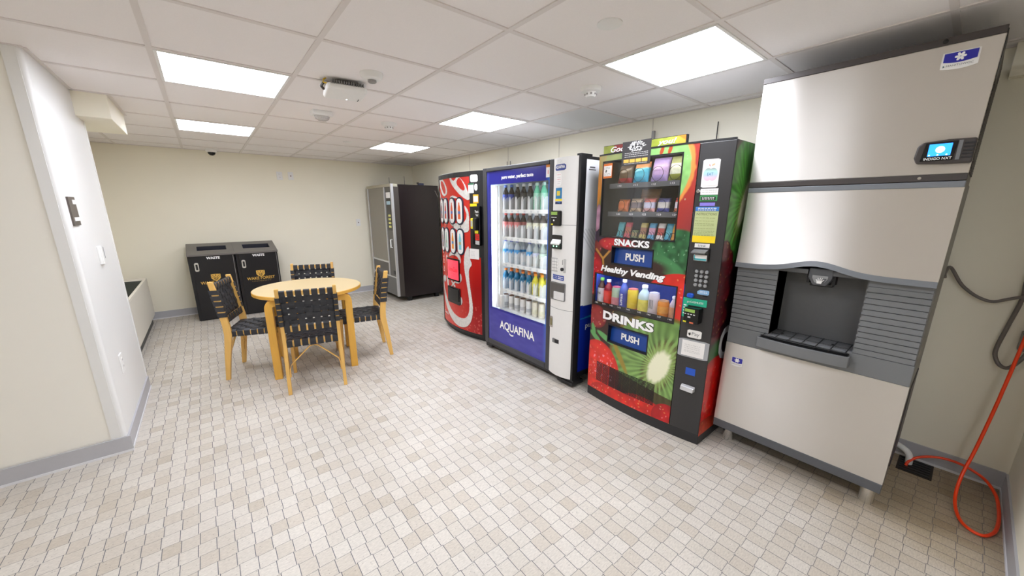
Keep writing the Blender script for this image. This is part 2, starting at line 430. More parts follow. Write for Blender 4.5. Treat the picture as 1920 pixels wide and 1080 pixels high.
# ceiling grid
GX = [-.0845 + .61 * k for k in range(-5, 6)]; GY = [2.029 + .61 * k for k in range(-7, 8)]
mb = MB()
for x in GX: mb.box(x - .012, x + .012, YF, YB, CZ - .005, CZ + .001)
for y in GY: mb.box(XL, XW, y - .012, y + .012, CZ - .0045, CZ + .001)
mb.box(XW - .02, XW, -.35, YB, CZ - .005, CZ); mb.box(-.9, XW, YB - .02, YB, CZ - .005, CZ)
mb.box(-.56, -.54, 3.03, 3.87, CZ - .005, CZ); mb.box(-.39, -.37, 3.87, 4.62, CZ - .005, CZ); mb.box(-.56, -.37, 3.85, 3.87, CZ - .005, CZ); mb.box(XL, -.55, 3.01, 3.03, CZ - .005, CZ)
struct(mb, 'trim_5', m_tee)
struct(B(GX[9] + .012, GX[10] - .012, 2.041, 2.627, CZ - .003, CZ), 'trim_6', m_grey_tile)
# wall panel seams behind the machines
for i, (y, z0) in enumerate(((1.885, 1.7), (2.98, 1.75), (3.86, 1.75), (4.75, 1.75))):
    struct(B(XW - .004, XW, y - .006, y + .006, z0, CZ - .006), 'trim_%d' % (7 + i), mat('seam_paint', (222, 216, 200), .6))
struct(B(XW - .003, XW, 3.16, 4.6, 1.835, 1.845), 'trim_11', mat('seam_paint', (222, 216, 200), .6))

# ceiling light panels
PAN = [(-.0845, 2.639, 'long bright ceiling light panel nearest the left column'), (-.0845, 4.469, 'small far ceiling light panel towards the waste bins'),
       (1.7455, .809, 'large ceiling light panel in front of the ice maker'), (1.7455, 2.639, 'ceiling light panel in front of the blue water machine'),
       (1.7455, 4.469, 'farthest small ceiling light panel towards the dark machine'),
       (-.0845, .809, 'ceiling light panel straight above the viewpoint, out of view'), (-.0845, -1.021, 'ceiling light panel behind the viewpoint, out of view'),
       (-1.9145, -1.021, 'ceiling light panel behind on the left, out of view')]
for x, y, lb in PAN:
    t = thing('ceiling_light', lb, 'ceiling light', (x + .305, y + .305, CZ - .002), 0, 'ceiling light panels')
    a, b = .293, .279
    mb = MB()
    for q in ((-a, a, -a, -b), (-a, a, b, a), (-a, -b, -b, b), (b, a, -b, b)): mb.box(q[0], q[1], q[2], q[3], -.006, 0)
    mb.build('frame', m_plastic_w, t)
    B(-b, b, -b, b, -.004, -.001).build('diffuser', m_emit_panel, t)

# ------------------------------------------------------------------ machine frame helper: local x along the front (left to right), local y inward, z up
def machine(name, label, cat, xf, yl): return thing(name, label, cat, (xf, yl, 0), -PI / 2)

m_sticker = mat('white_sticker', (240, 238, 236), .5, var=.01)
def lines(parent, x0, x1, zs, m, bend=flat, h=.003, y=-.0016, name='print_lines', seed=0, gap=True):
    r = random.Random(seed); mb = MB()
    for z in zs:
        x = x0
        while x < x1 - .004:
            w = min(r.uniform(.006, .018), x1 - x)
            b = bend(x); mb.box(x, x + w, b + y - .0003, b + y, z, z + h); x += w + (.003 if gap else 0)
    return mb.build(name, m, parent)

# ------------------------------------------------------------------ COLA MACHINE (red, bowed front)
CB = lambda s: .085 * ((s - .47) / .47) ** 2
CP = {"A":[[0.377,1.789],[0.414,1.717],[0.538,1.62],[0.659,1.553],[0.719,1.53],[0.759,1.552],[0.754,1.587],[0.71,1.629],[0.692,1.678],[0.638,1.738],[0.572,1.778],[0.539,1.779],[0.493,1.736],[0.446,1.744],[0.419,1.782]],"Ah":[[0.518,1.711],[0.571,1.769],[0.612,1.753],[0.664,1.688],[0.679,1.647],[0.655,1.627],[0.607,1.645]],"B":[[0.009,1.786],[0.152,1.785],[0.245,1.736],[0.313,1.665],[0.313,1.608],[0.241,1.581],[0.16,1.593],[0.087,1.655],[0.035,1.698]],"Bh":[[0.107,1.759],[0.183,1.749],[0.254,1.687],[0.276,1.638],[0.258,1.605],[0.204,1.611],[0.134,1.673],[0.092,1.725]],"C":[[-0.015,1.701],[0.055,1.616],[0.091,1.555],[0.047,1.556],[0.002,1.618]],"D":[[0.379,1.558],[0.403,1.582],[0.483,1.584],[0.551,1.56],[0.517,1.556],[0.423,1.562]],"E":[[0.656,1.489],[0.716,1.435],[0.73,1.362],[0.723,1.269],[0.725,1.213],[0.657,1.192],[0.565,1.206],[0.459,1.231],[0.378,1.277],[0.334,1.305],[0.337,1.345],[0.423,1.298],[0.536,1.287],[0.601,1.284],[0.648,1.304],[0.685,1.342],[0.694,1.389],[0.668,1.434]],"F":[[0.502,1.462],[0.529,1.462],[0.527,1.377],[0.497,1.377]],"G":[[0.702,1.061],[0.721,1.024],[0.72,0.918],[0.762,0.859],[0.713,0.81],[0.7,0.759],[0.714,0.621],[0.737,0.494],[0.754,0.395],[0.748,0.29],[0.72,0.201],[0.659,0.13],[0.559,0.096],[0.444,0.1],[0.305,0.149],[0.155,0.247],[0.044,0.404],[0.02,0.557],[0.025,0.621],[0.091,0.657],[0.172,0.649],[0.156,0.585],[0.098,0.563],[0.08,0.594],[0.061,0.545],[0.123,0.444],[0.219,0.33],[0.339,0.247],[0.471,0.211],[0.564,0.209],[0.632,0.227],[0.679,0.277],[0.699,0.344],[0.7,0.426],[0.682,0.546],[0.658,0.664],[0.632,0.781],[0.626,0.88],[0.64,0.969]],"H":[[0.326,0.951],[0.399,0.978],[0.518,0.979],[0.567,0.923],[0.572,0.854],[0.546,0.852],[0.523,0.909],[0.458,0.933],[0.372,0.925],[0.294,0.896]],"I":[[0.321,0.619],[0.371,0.627],[0.458,0.562],[0.411,0.554]],"J":[[0.438,0.638],[0.483,0.644],[0.353,0.549],[0.309,0.542]],"K":[[0.549,0.741],[0.576,0.714],[0.578,0.653],[0.514,0.608],[0.436,0.611],[0.417,0.634],[0.516,0.629],[0.549,0.659]],"L":[[0.191,0.657],[0.241,0.665],[0.259,0.603],[0.255,0.515],[0.212,0.551]],"M":[[0.546,0.472],[0.579,0.436],[0.577,0.389],[0.54,0.355]],"N":[[0.206,0.907],[0.245,0.922],[0.249,0.869],[0.271,0.809],[0.227,0.814],[0.207,0.864]]}
def paint_coke(U, V):
    img = np.zeros(U.shape + (3,)); n = vnoise(U, V, 14, 2)
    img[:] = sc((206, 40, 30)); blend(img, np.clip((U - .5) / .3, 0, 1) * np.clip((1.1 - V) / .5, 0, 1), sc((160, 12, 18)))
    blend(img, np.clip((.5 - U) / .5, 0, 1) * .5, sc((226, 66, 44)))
    r = np.random.RandomState(5)
    for _ in range(150):
        x, z = r.rand() * .9, .07 + r.rand() ** 2 * .35
        d, t = ell(U, V, x, z, .003 + r.rand() * .012, .002 + r.rand() * .009, r.rand() * 3)
        blend(img, soft(np.abs(d - .7), .3, .3) * (.55 if x > .6 else .2), sc((240, 120, 110)))
    G = vnoise(U, V, 60, 8)
    for k in ('A', 'B', 'C', 'D', 'E', 'F', 'G', 'H', 'I', 'J', 'K', 'L', 'M', 'N'):
        P = chaikin([tuple(p) for p in CP[k]], 2)
        Pb = np.array(P); c = Pb.mean(0)
        blend(img, polymask(U - .006, V + .006, P) * .5, sc((70, 20, 20)))
        mk = polymask(U, V, P); img[:] = img * (1 - mk[..., None]) + sc((222, 220, 216)) * (.86 + .2 * G[..., None]) * mk[..., None]
    for k in ('Ah', 'Bh'): blend(img, polymask(U, V, chaikin([tuple(p) for p in CP[k]], 2)), sc((200, 40, 30)))
    return img
cm = machine('drink_vending_machine', 'red cola vending machine with a bowed front and white script swirls', 'vending machine', 2.15, 4.12)
W = .96
mb = MB(); pts = [(s, CB(s) + .012) for s in np.linspace(0, W, 17)]
mb.prism(pts + [(W, .86), (0, .86)], .065, 1.815, 'xy'); mb.build('cabinet', m_black, cm, bevel=.004)
m_bounceplate = mat('bounce_grey', (152, 152, 151), .5, var=.03)  # unseen grey plates added on the machine tops to bounce light upwards
MB().prism([(s, CB(s) + .03) for s in np.linspace(.01, W - .01, 13)] + [(W - .01, .85), (.01, .85)], 1.815, 1.819, 'xy').build('bounce_plate', m_bounceplate, cm)
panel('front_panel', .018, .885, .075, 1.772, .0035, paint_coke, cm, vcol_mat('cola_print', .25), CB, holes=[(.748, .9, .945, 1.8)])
mb = MB()
for s0, s1, z0, z1 in ((-.004, .02, .06, 1.8), (.884, W + .003, .06, 1.8), (-.004, W + .003, 1.77, 1.82), (-.004, W + .003, .05, .078), (.748, .886, .94, 1.775)):
    rings = []
    for s in np.linspace(s0, s1, 9): rings.append([(s, CB(s) + .02, z0), (s, CB(s) - .006, z0), (s, CB(s) - .006, z1), (s, CB(s) + .02, z1)])
    mb.loft(rings)
mb.build('door_frame', m_black, cm, bevel=.003)
mb = MB(); mb.prism([(s, CB(s) + .03) for s in np.linspace(.03, W - .03, 13)] + [(W - .03, .8), (.03, .8)], 0.0, .064, 'xy'); mb.build('plinth', m_black, cm)
# selection buttons
btn_cols = [[(120, 40, 30), (190, 60, 40), (214, 92, 54), (226, 100, 48)], [(120, 60, 60), (170, 205, 190), (232, 150, 50), (120, 200, 215)]]
m_ring = mat('navy_ring', (30, 38, 58), .3)
for r_, zc in ((0, 1.42), (1, 1.09)):
    for c_, s in enumerate((.135, .27, .435, .585)):
        hw, hh = .052, .135
        mb = MB(); P = rr(s - hw - .012, s + hw + .012, zc - hh - .012, zc + hh + .012, hw + .01, 6)
        mb.loft([[(u, CB(u) + .004, v) for u, v in P], [(u, CB(u) - .01, v) for u, v in P]])
        b = mb.build('selection_button', m_ring, cm)
        mb = MB(); P = rr(s - hw + .004, s + hw - .004, zc - hh + .004, zc + hh - .004, hw - .005, 6)
        mb.loft([[(u, CB(u) - .009, v) for u, v in P], [(u, CB(u) - .0125, v) for u, v in P]]); mb.build('button_face', m_plastic_w, b)
        col = btn_cols[r_][c_]; mb = MB()
        P = [(s - .022, zc - .085), (s + .022, zc - .085), (s + .022, zc + .02), (s + .018, zc + .045), (s + .009, zc + .07), (s + .009, zc + .09), (s - .009, zc + .09), (s - .009, zc + .07), (s - .018, zc + .045), (s - .022, zc + .02)]
        mb.loft([[(u, CB(u) - .012, v) for u, v in P], [(u, CB(u) - .0135, v) for u, v in P]]); mb.build('bottle_picture', mat('picture_%d%d' % (r_, c_), col, .4), b)
        mb = MB(); P = [(s - .02, zc - .03), (s + .02, zc - .03), (s + .02, zc + .0), (s - .02, zc + .0)]
        mb.loft([[(u, CB(u) - .013, v) for u, v in P], [(u, CB(u) - .0142, v) for u, v in P]]); mb.build('picture_label', mat('piclabel_%d%d' % (r_, c_), tuple(min(255, int(q * .55 + 60)) for q in col[::-1]), .4), b)
        mb = MB().prism([(s, zc - hh - .016), (s + .012, zc - hh - .04), (s - .004, zc - hh - .036)], CB(s) - .003, CB(s) - .001); mb.build('pointer', m_black, b)
# screen
fr = MB(); P = rr(.258, .55, .63, .89, .012)
fr.loft([[(u, CB(u) + .004, v) for u, v in P], [(u, CB(u) - .012, v) for u, v in P]]); fs = fr.build('screen', m_blackgloss, cm)
decal('display', .275, .533, .65, .872, mat('red_display', (235, 55, 70), .25, emit=.45), fs, CB, y=-.012)
text('Coca-Cola', .30, .74, .21, .055, fs, mat('display_script', (150, 25, 40), .4), -.0142, CB, bold=.01, shear=.35)
lines(fs, .35, .47, [.715], mat('display_script', (150, 25, 40), .4), CB, y=-.0138, seed=3)
# delivery port
P = rr(.258, .55, .36, .555, .015); mb = MB()
mb.loft([[(u, CB(u) + .004, v) for u, v in P], [(u, CB(u) - .016, v) for u, v in P]]); pt = mb.build('delivery_port', m_blackgloss, cm)
decal('flap', .275, .533, .40, .54, m_black, pt, CB, y=-.016, t=.004)
text('PRESS', .29, .50, .06, .012, pt, m_text_g, -.0215, CB)
text('Coca-Cola', .06, .17, .15, .035, cm, m_text_w, -.002, CB, bold=.02, shear=.35)
o_ = text('PUSH', 0, 0, .24, .055, cm, mat('pale_red_print', (240, 190, 180), .4), 0, bold=.02, rot=PI / 2)
o_.location = (.15, CB(.1) - .006, .70)
# stickers and payment
decal('sticker', .765, .862, 1.71, 1.782, m_sticker, cm, CB, r=.012, y=-.006); lines(cm, .78, .85, [1.76, 1.745, 1.73], m_text_g, CB, y=-.0078, seed=1)
decal('sticker', .735, .81, 1.602, 1.70, m_sticker, cm, CB, y=-.006); decal('sticker', .735, .81, 1.685, 1.70, mat('green_strip', (50, 110, 80), .5), cm, CB, y=-.0075)
lines(cm, .75, .80, [1.67, 1.655, 1.64], m_text_g, CB, y=-.0078, seed=2)
decal('sticker', .82, .858, 1.627, 1.691, m_sticker, cm, CB, r=.016, y=-.006); lines(cm, .83, .85, [1.67, 1.65], m_text_r, CB, y=-.0078, seed=4)
decal('sticker', .80, .868, 1.50, 1.588, mat('orange_sticker', (240, 180, 30), .5), cm, CB, y=-.006); decal('sticker', .806, .862, 1.515, 1.572, m_sticker, cm, CB, y=-.0075)
decal('sticker', .755, .846, 1.468, 1.497, mat('yellow_sticker', (246, 220, 20), .5), cm, CB, y=-.006)
mb = MB().box(.775, .915, CB(.84) - .02, CB(.84) + .01, 1.07, 1.47); pb = mb.build('payment_panel', m_blackgloss, cm, bevel=.006)
text('Thank', .83, 1.405, .07, .024, pb, m_text_w, CB(.84) - .0215, bold=.02); text('You!', .845, 1.37, .045, .024, pb, m_text_w, CB(.84) - .0215, bold=.02)
y_ = CB(.84) - .02
B(.785, .85, y_ - .03, y_, 1.24, 1.35).build('card_reader', mat('yellow_plastic', (240, 226, 40), .4), pb, bevel=.008)
B(.797, .825, y_ - .032, y_ - .029, 1.265, 1.325).build('reader_screen', mat('pale_lcd', (190, 200, 205), .3), pb)
MB().prism(rr(.835, .885, 1.225, 1.355, .02), y_ - .035, y_).build('reader_slot', m_black, pb, bevel=.006)
B(.83, .885, y_ - .006, y_, 1.195, 1.225).build('caution_strip', mat('yellow_plastic', (240, 226, 40), .4), pb)
decal('sticker', .83, .905, 1.125, 1.19, mat('red_sticker', (222, 40, 30), .5), pb, y=y_); decal('sticker', .83, .905, 1.08, 1.12, mat('grey_sticker', (190, 190, 190), .5), pb, y=y_)
lines(pb, .84, .89, [1.165, 1.145], m_text_k, y=y_ - .0016, h=.007, seed=8)
decal('notice', .735, .865, .92, 1.03, m_sticker, cm, CB, y=-.007); lines(cm, .75, .81, [1.0, .985, .97, .955, .94], m_text_g, CB, y=-.0085, h=.002, seed=6)

# ------------------------------------------------------------------ WATER MACHINE (blue, glass front)
aq = machine('glass_front_vending_machine', 'blue water vending machine with a glass front, lit shelves and silver control column', 'vending machine', 2.15, 3.09)
m_frame = mat('charcoal_frame', (74, 74, 76), .35, metal=.4, var=.03)
W = 1.235; D = .88
m_int = mat('white_cabinet_liner', (226, 232, 234), .5, var=.01)
MB().box(0, .03, .05, D, .09, 1.82).box(0, W, .05, D, 1.80, 1.82).box(0, W, D - .03, D, .09, 1.82).box(0, W, .05, D, .09, .13).build('cabinet', m_black, aq)
B(.01, W - .05, .07, D - .01, 1.82, 1.824).build('bounce_plate', m_bounceplate, aq)
def paint_aqside(U, V):
    img = np.zeros(U.shape + (3,)); img[:] = sc((246, 247, 250))
    n = vnoise(U * 1.0, V, 9, 4)
    blend(img, np.clip((.45 - np.abs(U - .5 - (1.3 - V) * .2)) / .5, 0, 1) * np.clip((1.55 - V) / .6, 0, 1) * .55, sc((150, 152, 158)))
    for k in range(14):
        c = .15 + .035 * k; blend(img, soft(np.abs(U - c - (1.15 - V) * .9 + .1 * (1.15 - V) ** 2), .004, .006) * (V > .9) * (V < 1.3) * .5, sc((120, 122, 130)))
    edge = .70 - .05 * U
    blend(img, (V < edge).astype(float), sc((18, 44, 150)))
    blend(img, (V < edge).astype(float) * np.clip((.45 - V) / .4, 0, 1) * .7, sc((12, 16, 120)))
    blend(img, polymask(U, V, [(.05, .585), (.8, .67), (.8, .585)]), sc((40, 140, 178)))
    return img
panel('side_panel', .055, D, .10, 1.82, .006, paint_aqside, aq, vcol_mat('water_side_print', .3), side='x+', y=W - .004)
B(W - .03, W - .006, .05, D, .09, 1.82).build('side_wall', m_black, aq)
text('pure', .135, .485, .13, .045, aq, m_text_w, W - .003, bold=.02, side='x+')
lines_ = MB().box(W - .004, W - .003, .10, .16, 1.74, 1.75).box(W - .004, W - .003, .09, .17, 1.725, 1.732).build('print_lines', m_text_g, aq)
mb = MB()
for x0, x1, z0, z1 in ((0, .055, .07, 1.82), (.912, .962, .07, 1.82), (.055, .912, 1.785, 1.82), (.055, .912, .07, .12)): mb.box(x0, x1, 0, .06, z0, z1)
mb.build('door_frame', m_frame, aq, bevel=.006)
def paint_aqdoor(U, V):
    img = np.zeros(U.shape + (3,)); img[:] = sc((38, 40, 136))
    blend(img, np.clip((U - .86) / .05, 0, 1) * .9, sc((58, 120, 214))); blend(img, np.clip((.10 - U) / .045, 0, 1) * .7, sc((76, 82, 176)))  # lit glow along the right edge painted into the blue; left edge paler
    n = vnoise(U, V * 3, 12, 6); blend(img, (V < .45) * (.3 + .4 * n), sc((78, 76, 178)))  # floor reflection painted as a paler purple area on the lower door
    return img
WX0, WX1, WZ0, WZ1 = .115, .895, .47, 1.665
panel('printed_glass', .055, .912, .118, 1.787, .006, paint_aqdoor, aq, vcol_mat('water_door_print_and_sheen', .12, .6), holes=[(WX0, WX1, WZ0, WZ1)], y=.012)
B(WX0 - .006, WX1 + .006, .013, .017, WZ0 - .006, WZ1 + .006).build('window_glass', m_glass, aq)
text('pure water, perfect taste', .285, 1.70, .43, .04, aq, m_text_w, .010, bold=.026)
text('AQUAFINA', .245, .262, .515, .098, aq, m_text_w, .010, bold=.026)
MB().ribbon([(.385, .0105, .275), (.40, .0105, .25), (.43, .0105, .24), (.46, .0105, .247)], (0, 0, 1), .014).build('letter_tail', m_text_w, aq)
decal('sticker', .865, .912, 1.69, 1.775, m_sticker, aq, y=.011); decal('sticker', .865, .912, 1.765, 1.785, mat('orange_strip', (214, 130, 40), .5), aq, y=.010)
MB().box(.885, .89, .0085, .0095, 1.715, 1.745).build('print_mark', m_text_r, aq)
# interior
m_led = mat('led_strip', (240, 250, 255), .5, emit=7.0, var=0)
mb = MB().box(.04, .05, .03, .62, .44, 1.70).box(1.0, 1.01, .03, .62, .44, 1.70).box(.04, 1.01, .62, .63, .44, 1.70).box(.04, 1.01, .03, .63, 1.69, 1.70).box(.04, 1.01, .03, .63, .425, .44)
mb.build('liner', m_int, aq)
B(.118, .135, .03, .045, .50, 1.66).build('light_strip', m_led, aq); B(.885, .9, .03, .04, .50, 1.66).build('light_strip', m_led, aq)
B(.137, .185, .035, .05, .47, 1.66).box(.19, .2, .05, .09, .47, 1.66).build('door_post', m_plastic_w, aq, bevel=.004)
B(.14, .225, .05, .09, .47, .60).build('delivery_cover', m_plastic_w, aq, bevel=.006)
SH = [1.436, 1.180, .925, .663, .452]
SX = [.165 + .0885 * i for i in range(7)]
m_shelf = mat('white_shelf', (232, 234, 232), .5)
m_clear = mat('clear_divider', (245, 248, 250), .15, alpha=.55, var=0)
m_mark = mat('price_marker', (150, 154, 158), .5)
for i, z in enumerate(SH):
    sh = B(.10, .995, .095, .60, z - .012, z).box(.10, .995, .088, .095, z - .03, z + .004).build('shelf', m_shelf, aq)
    mk = MB()
    for s in SX: mk.box(s - .012, s + .012, .0865, .088, z - .024, z - .006)
    mk.build('price_markers', mat('pale_marker', (205, 208, 210), .5), sh)
    if i < 4:
        dv = MB()
        for s in [SX[0] - .044] + [q + .044 for q in SX]:
            P = [(.10, z)] + [(.10 + .04 * (1 - math.cos(a)), z + .115 * math.sin(a)) for a in np.linspace(0.2, PI / 2, 7)] + [(.5, z + .115), (.5, z)]
            dv.prism(P, s - .0015, s + .0015, 'yz')
            P2 = [(s - .016, z)] + [(s - .016 + .016 * (1 - math.cos(a)), z + .07 + .05 * math.sin(a)) for a in np.linspace(0, PI / 2, 5)] + [(s + .016 - .016 * (1 - math.cos(a)), z + .07 + .05 * math.sin(a)) for a in np.linspace(PI / 2, 0, 5)] + [(s + .016, z)]
            dv.prism(P2, .097, .1)
        dv.build('bottle_divider', m_clear, sh)
# silver control column: convex
mb = MB(); bulge = lambda s: -.028 * (1 - ((s - 1.088) / .125) ** 2)
P = [(s, bulge(s)) for s in np.linspace(.963, 1.213, 13)] + [(1.213, .06), (.963, .06)]
rings = []
for z, sh_ in ((.075, 1), (1.82, 1)): rings.append([(a, b, z) for a, b in P])
mb.loft(rings)
m_silver = mat('silver_panel', (228, 227, 224), .35, metal=.0, var=.02)
mb.build('control_column', m_silver, aq, smooth=True)
B(1.213, W, -.004, .06, .07, 1.825).box(1.19, W, .0, .12, 1.82, 1.835).build('hinge_strip', m_black, aq, bevel=.003)
mb = MB()
for z in (1.325, .655): mb.loft([[(s, bulge(s) - .0008, z), (s, bulge(s) + .002, z), (s, bulge(s) + .002, z + .003), (s, bulge(s) - .0008, z + .003)] for s in np.linspace(.965, 1.211, 9)])
mb.build('seam', m_text_g, aq)
bu = bulge
decal('sticker', 1.01, 1.075, 1.772, 1.812, mat('pale_grey_sticker', (222, 222, 220), .5), aq, bu); lines(aq, 1.018, 1.068, [1.80, 1.79, 1.78], m_text_g, bu, h=.002, seed=11)
mb = MB(); Pq = [(.988, 1.722), (1.113, 1.732), (1.118, 1.775), (.995, 1.768)]
decal('sticker', .99, 1.112, 1.727, 1.772, mat('blue_sticker', (36, 60, 140), .4), aq, bu, r=.008)
text('AQUAFINA', .999, 1.738, .104, .026, aq, m_text_w, -.0024, bu, bold=.02)
decal('sticker', 1.005, 1.075, 1.618, 1.712, m_sticker, aq, bu, r=.02); lines(aq, 1.018, 1.064, [1.695, 1.66], m_text_r, bu, h=.006, seed=12); lines(aq, 1.02, 1.06, [1.675, 1.645, 1.63], m_text_g, bu, h=.004, seed=13)
decal('sticker', 1.003, 1.079, 1.522, 1.602, mat('teal_sticker', (20, 120, 176), .4), aq, bu); decal('sticker', 1.02, 1.06, 1.545, 1.58, mat('gold_print', (226, 200, 60), .5), aq, bu, y=-.0012)
decal('sticker', .998, 1.082, 1.506, 1.52, mat('yellow_sticker', (246, 220, 20), .5), aq, bu); decal('sticker', 1.0, 1.082, 1.482, 1.502, mat('navy_sticker', (28, 34, 84), .4), aq, bu)
text('Pay', 1.035, 1.487, .035, .011, aq, mat('sky_print', (60, 150, 220), .4), -.0018, bu, bold=.02)
cr_ = MB().prism(rr(.983, 1.087, 1.318, 1.434, .012), -.046, -.015).build('card_reader', m_blackgloss, aq, bevel=.006)
B(.99, 1.055, -.048, -.045, 1.402, 1.425).build('reader_screen', mat('lcd_green', (120, 150, 70), .3, emit=.15), cr_)
mb = MB()
for a in range(3): mb.box(.995 + a * .02, 1.008 + a * .02, -.048, -.045, 1.38, 1.386)
mb.lathe([(.007, .045), (.007, .048)], 12, (1.02, 0, 1.36), 'y').build('reader_keys', m_text_w, cr_)
B(.992, 1.012, -.048, -.045, 1.325, 1.335).build('logo_mark', mat('yellow_print', (220, 210, 40), .5), cr_)
ba = MB().prism(rr(.994, 1.098, 1.14, 1.248, .008), -.034, -.02).build('bill_acceptor', m_black, aq)
MB().loft([[(1.0, -.034, 1.19), (1.09, -.034, 1.19), (1.09, -.034, 1.215), (1.0, -.034, 1.215)], [(1.0, -.056, 1.175), (1.09, -.056, 1.175), (1.09, -.056, 1.185), (1.0, -.056, 1.185)]]).build('bill_chute', mat('pale_plastic', (225, 228, 226), .3), ba)
B(1.0, 1.09, -.046, -.034, 1.145, 1.175).build('acceptor_body', mat('dark_green_plastic', (36, 52, 46), .3), ba)
for a in (1.025, 1.058): MB().lathe([(.006, .046), (.006, .048)], 10, (a, 0, 1.163), 'y').build('arrow_light', mat('green_led', (150, 240, 190), .4, emit=.8), ba)
kp = MB().prism(rr(.985, 1.142, .958, 1.068, .006), -.026, -.018).build('keypad', mat('keypad_plate', (186, 186, 184), .4), aq)
for r_ in range(4):
    for c_ in range(3): MB().prism(rr(.998 + c_ * .026, 1.018 + c_ * .026, .968 + r_ * .024, .986 + r_ * .024, .003, 2), -.031, -.026).build('key', m_silver, kp)
B(1.108, 1.112, -.028, -.024, 1.02, 1.06).build('coin_slot', m_black, kp)
MB().lathe([(.014, 0.02), (.014, .038), (.01, .042)], 14, (1.11, 0, .985), 'y').build('coin_return_knob', m_black, kp)
decal('sticker', .995, 1.127, .895, .934, mat('blue_label', (56, 80, 160), .4), aq, bu); lines(aq, 1.003, 1.12, [.918, .904], m_text_w, bu, h=.006, seed=14)
po = MB().prism(rr(.984, 1.146, .728, .874, .008), -.030, -.016).build('cup_port', mat('port_grey', (120, 120, 120), .4), aq)
B(.99, 1.03, -.032, -.029, .74, .866).box(1.03, 1.14, -.032, -.029, .80, .866).build('port_recess', mat('recess_dark', (92, 90, 88), .35), po)
MB().prism(rr(1.03, 1.14, .735, .80, .006), -.036, -.03).build('port_cup', mat('pale_cup', (222, 222, 222), .2), po)
lk_ = MB().prism(rr(.978, 1.012, .482, .576, .005), -.02, -.004).build('lock', m_chrome, aq); B(.985, 1.005, -.022, -.019, .50, .56).build('lock_face', mat('brass_dull', (150, 144, 110), .4, metal=.6), lk_)
cn = MB().prism(rr(1.022, 1.098, .358, .395, .004), -.028, -.02).build('coin_return', mat('port_grey', (120, 120, 120), .4), aq); B(1.05, 1.092, -.030, -.027, .362, .391).build('coin_cup', m_black, cn)
MB().box(0, W, .01, .10, .045, .085).box(0, .10, .012, .14, .02, .05).box(W - .17, W, .0, .14, .02, .05).build('base_rail', m_black, aq, bevel=.004)
for x, y in ((.05, .06), (W - .08, .05), (.05, .8), (W - .08, .8)): MB().lathe([(.02, 0), (.02, .012), (.012, .014), (.012, .1)], 12, (x, y, 0)).build('foot', m_black, aq)

# ------------------------------------------------------------------ bottles and cans
BOT = {}
def bottle_proto(key, body, cap, label, H=.232, R=.031, clear=False, shape='bottle', lm=None, capm=None, lab=(.38, .62)):
    parts = []
    if shape == 'bottle':
        prof = [(R * .8, 0), (R, .006), (R, H * .30), (R * .95, H * .38), (R, H * .5), (R, H * .60), (R * .93, H * .67), (R * .68, H * .76), (R * .45, H * .83), (R * .41, H * .90)]
        parts.append(('body', MB().lathe(prof, 18), mat('drink_' + key, body, .12, alpha=.55 if clear else 1, var=.03)))
        parts.append(('cap', MB().lathe([(R * .47, H * .895), (R * .5, H * .9), (R * .5, H * .985), (R * .44, H)], 16), mat('cap_' + key, cap, .4)))
        if label: parts.append(('bottle_label', MB().lathe([(R * 1.01, H * lab[0]), (R * 1.02, H * (lab[0] + .02)), (R * 1.02, H * (lab[1] - .02)), (R * 1.01, H * lab[1])], 18, caps=False), mat('label_' + key, label, .4, var=.35, scale=38)))
    else:
        prof = [(R * .8, 0), (R, .01), (R, H - .014), (R * .82, H)]
        parts.append(('body', MB().lathe(prof, 18), mat('can_' + key, body, .25, metal=.0, var=.15, scale=45)))
        parts.append(('lid', MB().lathe([(R * .86, H - .003), (R * .88, H + .002), (R * .78, H + .003), (R * .74, H + .0005), (.001, H + .0005)], 18), mat('lid_' + key, cap, .3, metal=.2)))
        if label: parts.append(('can_band', MB().lathe([(R * 1.012, H * lab[0]), (R * 1.012, H * lab[1])], 18, caps=False), mat('label_' + key, label, .35, var=.3, scale=50)))
    BOT[key] = [(n, q, m_) for n, q, m_ in parts]
BUILT = {}
def place_drink(key, x, y, z, name, label, cat, group):
    t = thing(name, label, cat, (x, y, z), 0, group)
    if key not in BUILT:
        BUILT[key] = [q.build(n, m_, t, smooth=True) for n, q, m_ in BOT[key]]
        t.rotation_euler.z = 0
    else:
        for o in BUILT[key]:
            c = o.copy(); C.objects.link(c); c.parent = t
    return t
bottle_proto('cola_blue', (40, 26, 22), (70, 110, 200), (34, 66, 170)); bottle_proto('cola_black', (34, 24, 22), (230, 230, 230), (26, 26, 30))
bottle_proto('lime', (118, 214, 176), (210, 240, 226), (170, 226, 200)); bottle_proto('red_tea', (60, 32, 34), (206, 60, 60), (222, 130, 130))
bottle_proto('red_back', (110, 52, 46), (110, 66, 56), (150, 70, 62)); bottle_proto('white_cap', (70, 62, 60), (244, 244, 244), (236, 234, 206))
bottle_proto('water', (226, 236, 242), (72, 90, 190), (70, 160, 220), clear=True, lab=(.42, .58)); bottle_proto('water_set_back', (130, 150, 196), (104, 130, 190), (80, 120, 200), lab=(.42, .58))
bottle_proto('white_water', (204, 214, 212), (238, 240, 238), (196, 200, 226), clear=True, lab=(.4, .56)); bottle_proto('pale_green', (206, 220, 212), (236, 240, 236), (200, 226, 206), clear=True, lab=(.36, .56))
bottle_proto('sport_blue', (14, 104, 146), (238, 130, 40), (20, 112, 152), H=.2, R=.033); bottle_proto('sport_yellow', (214, 206, 60), (240, 150, 40), (220, 214, 90), H=.2, R=.033)
bottle_proto('coffee', (240, 240, 238), (120, 78, 62), (196, 198, 200), H=.14, R=.029, shape='can', lab=(.2, .45)); bottle_proto('cream', (240, 234, 216), (226, 214, 186), (232, 224, 196), H=.14, R=.03, shape='can', lab=(.2, .5))
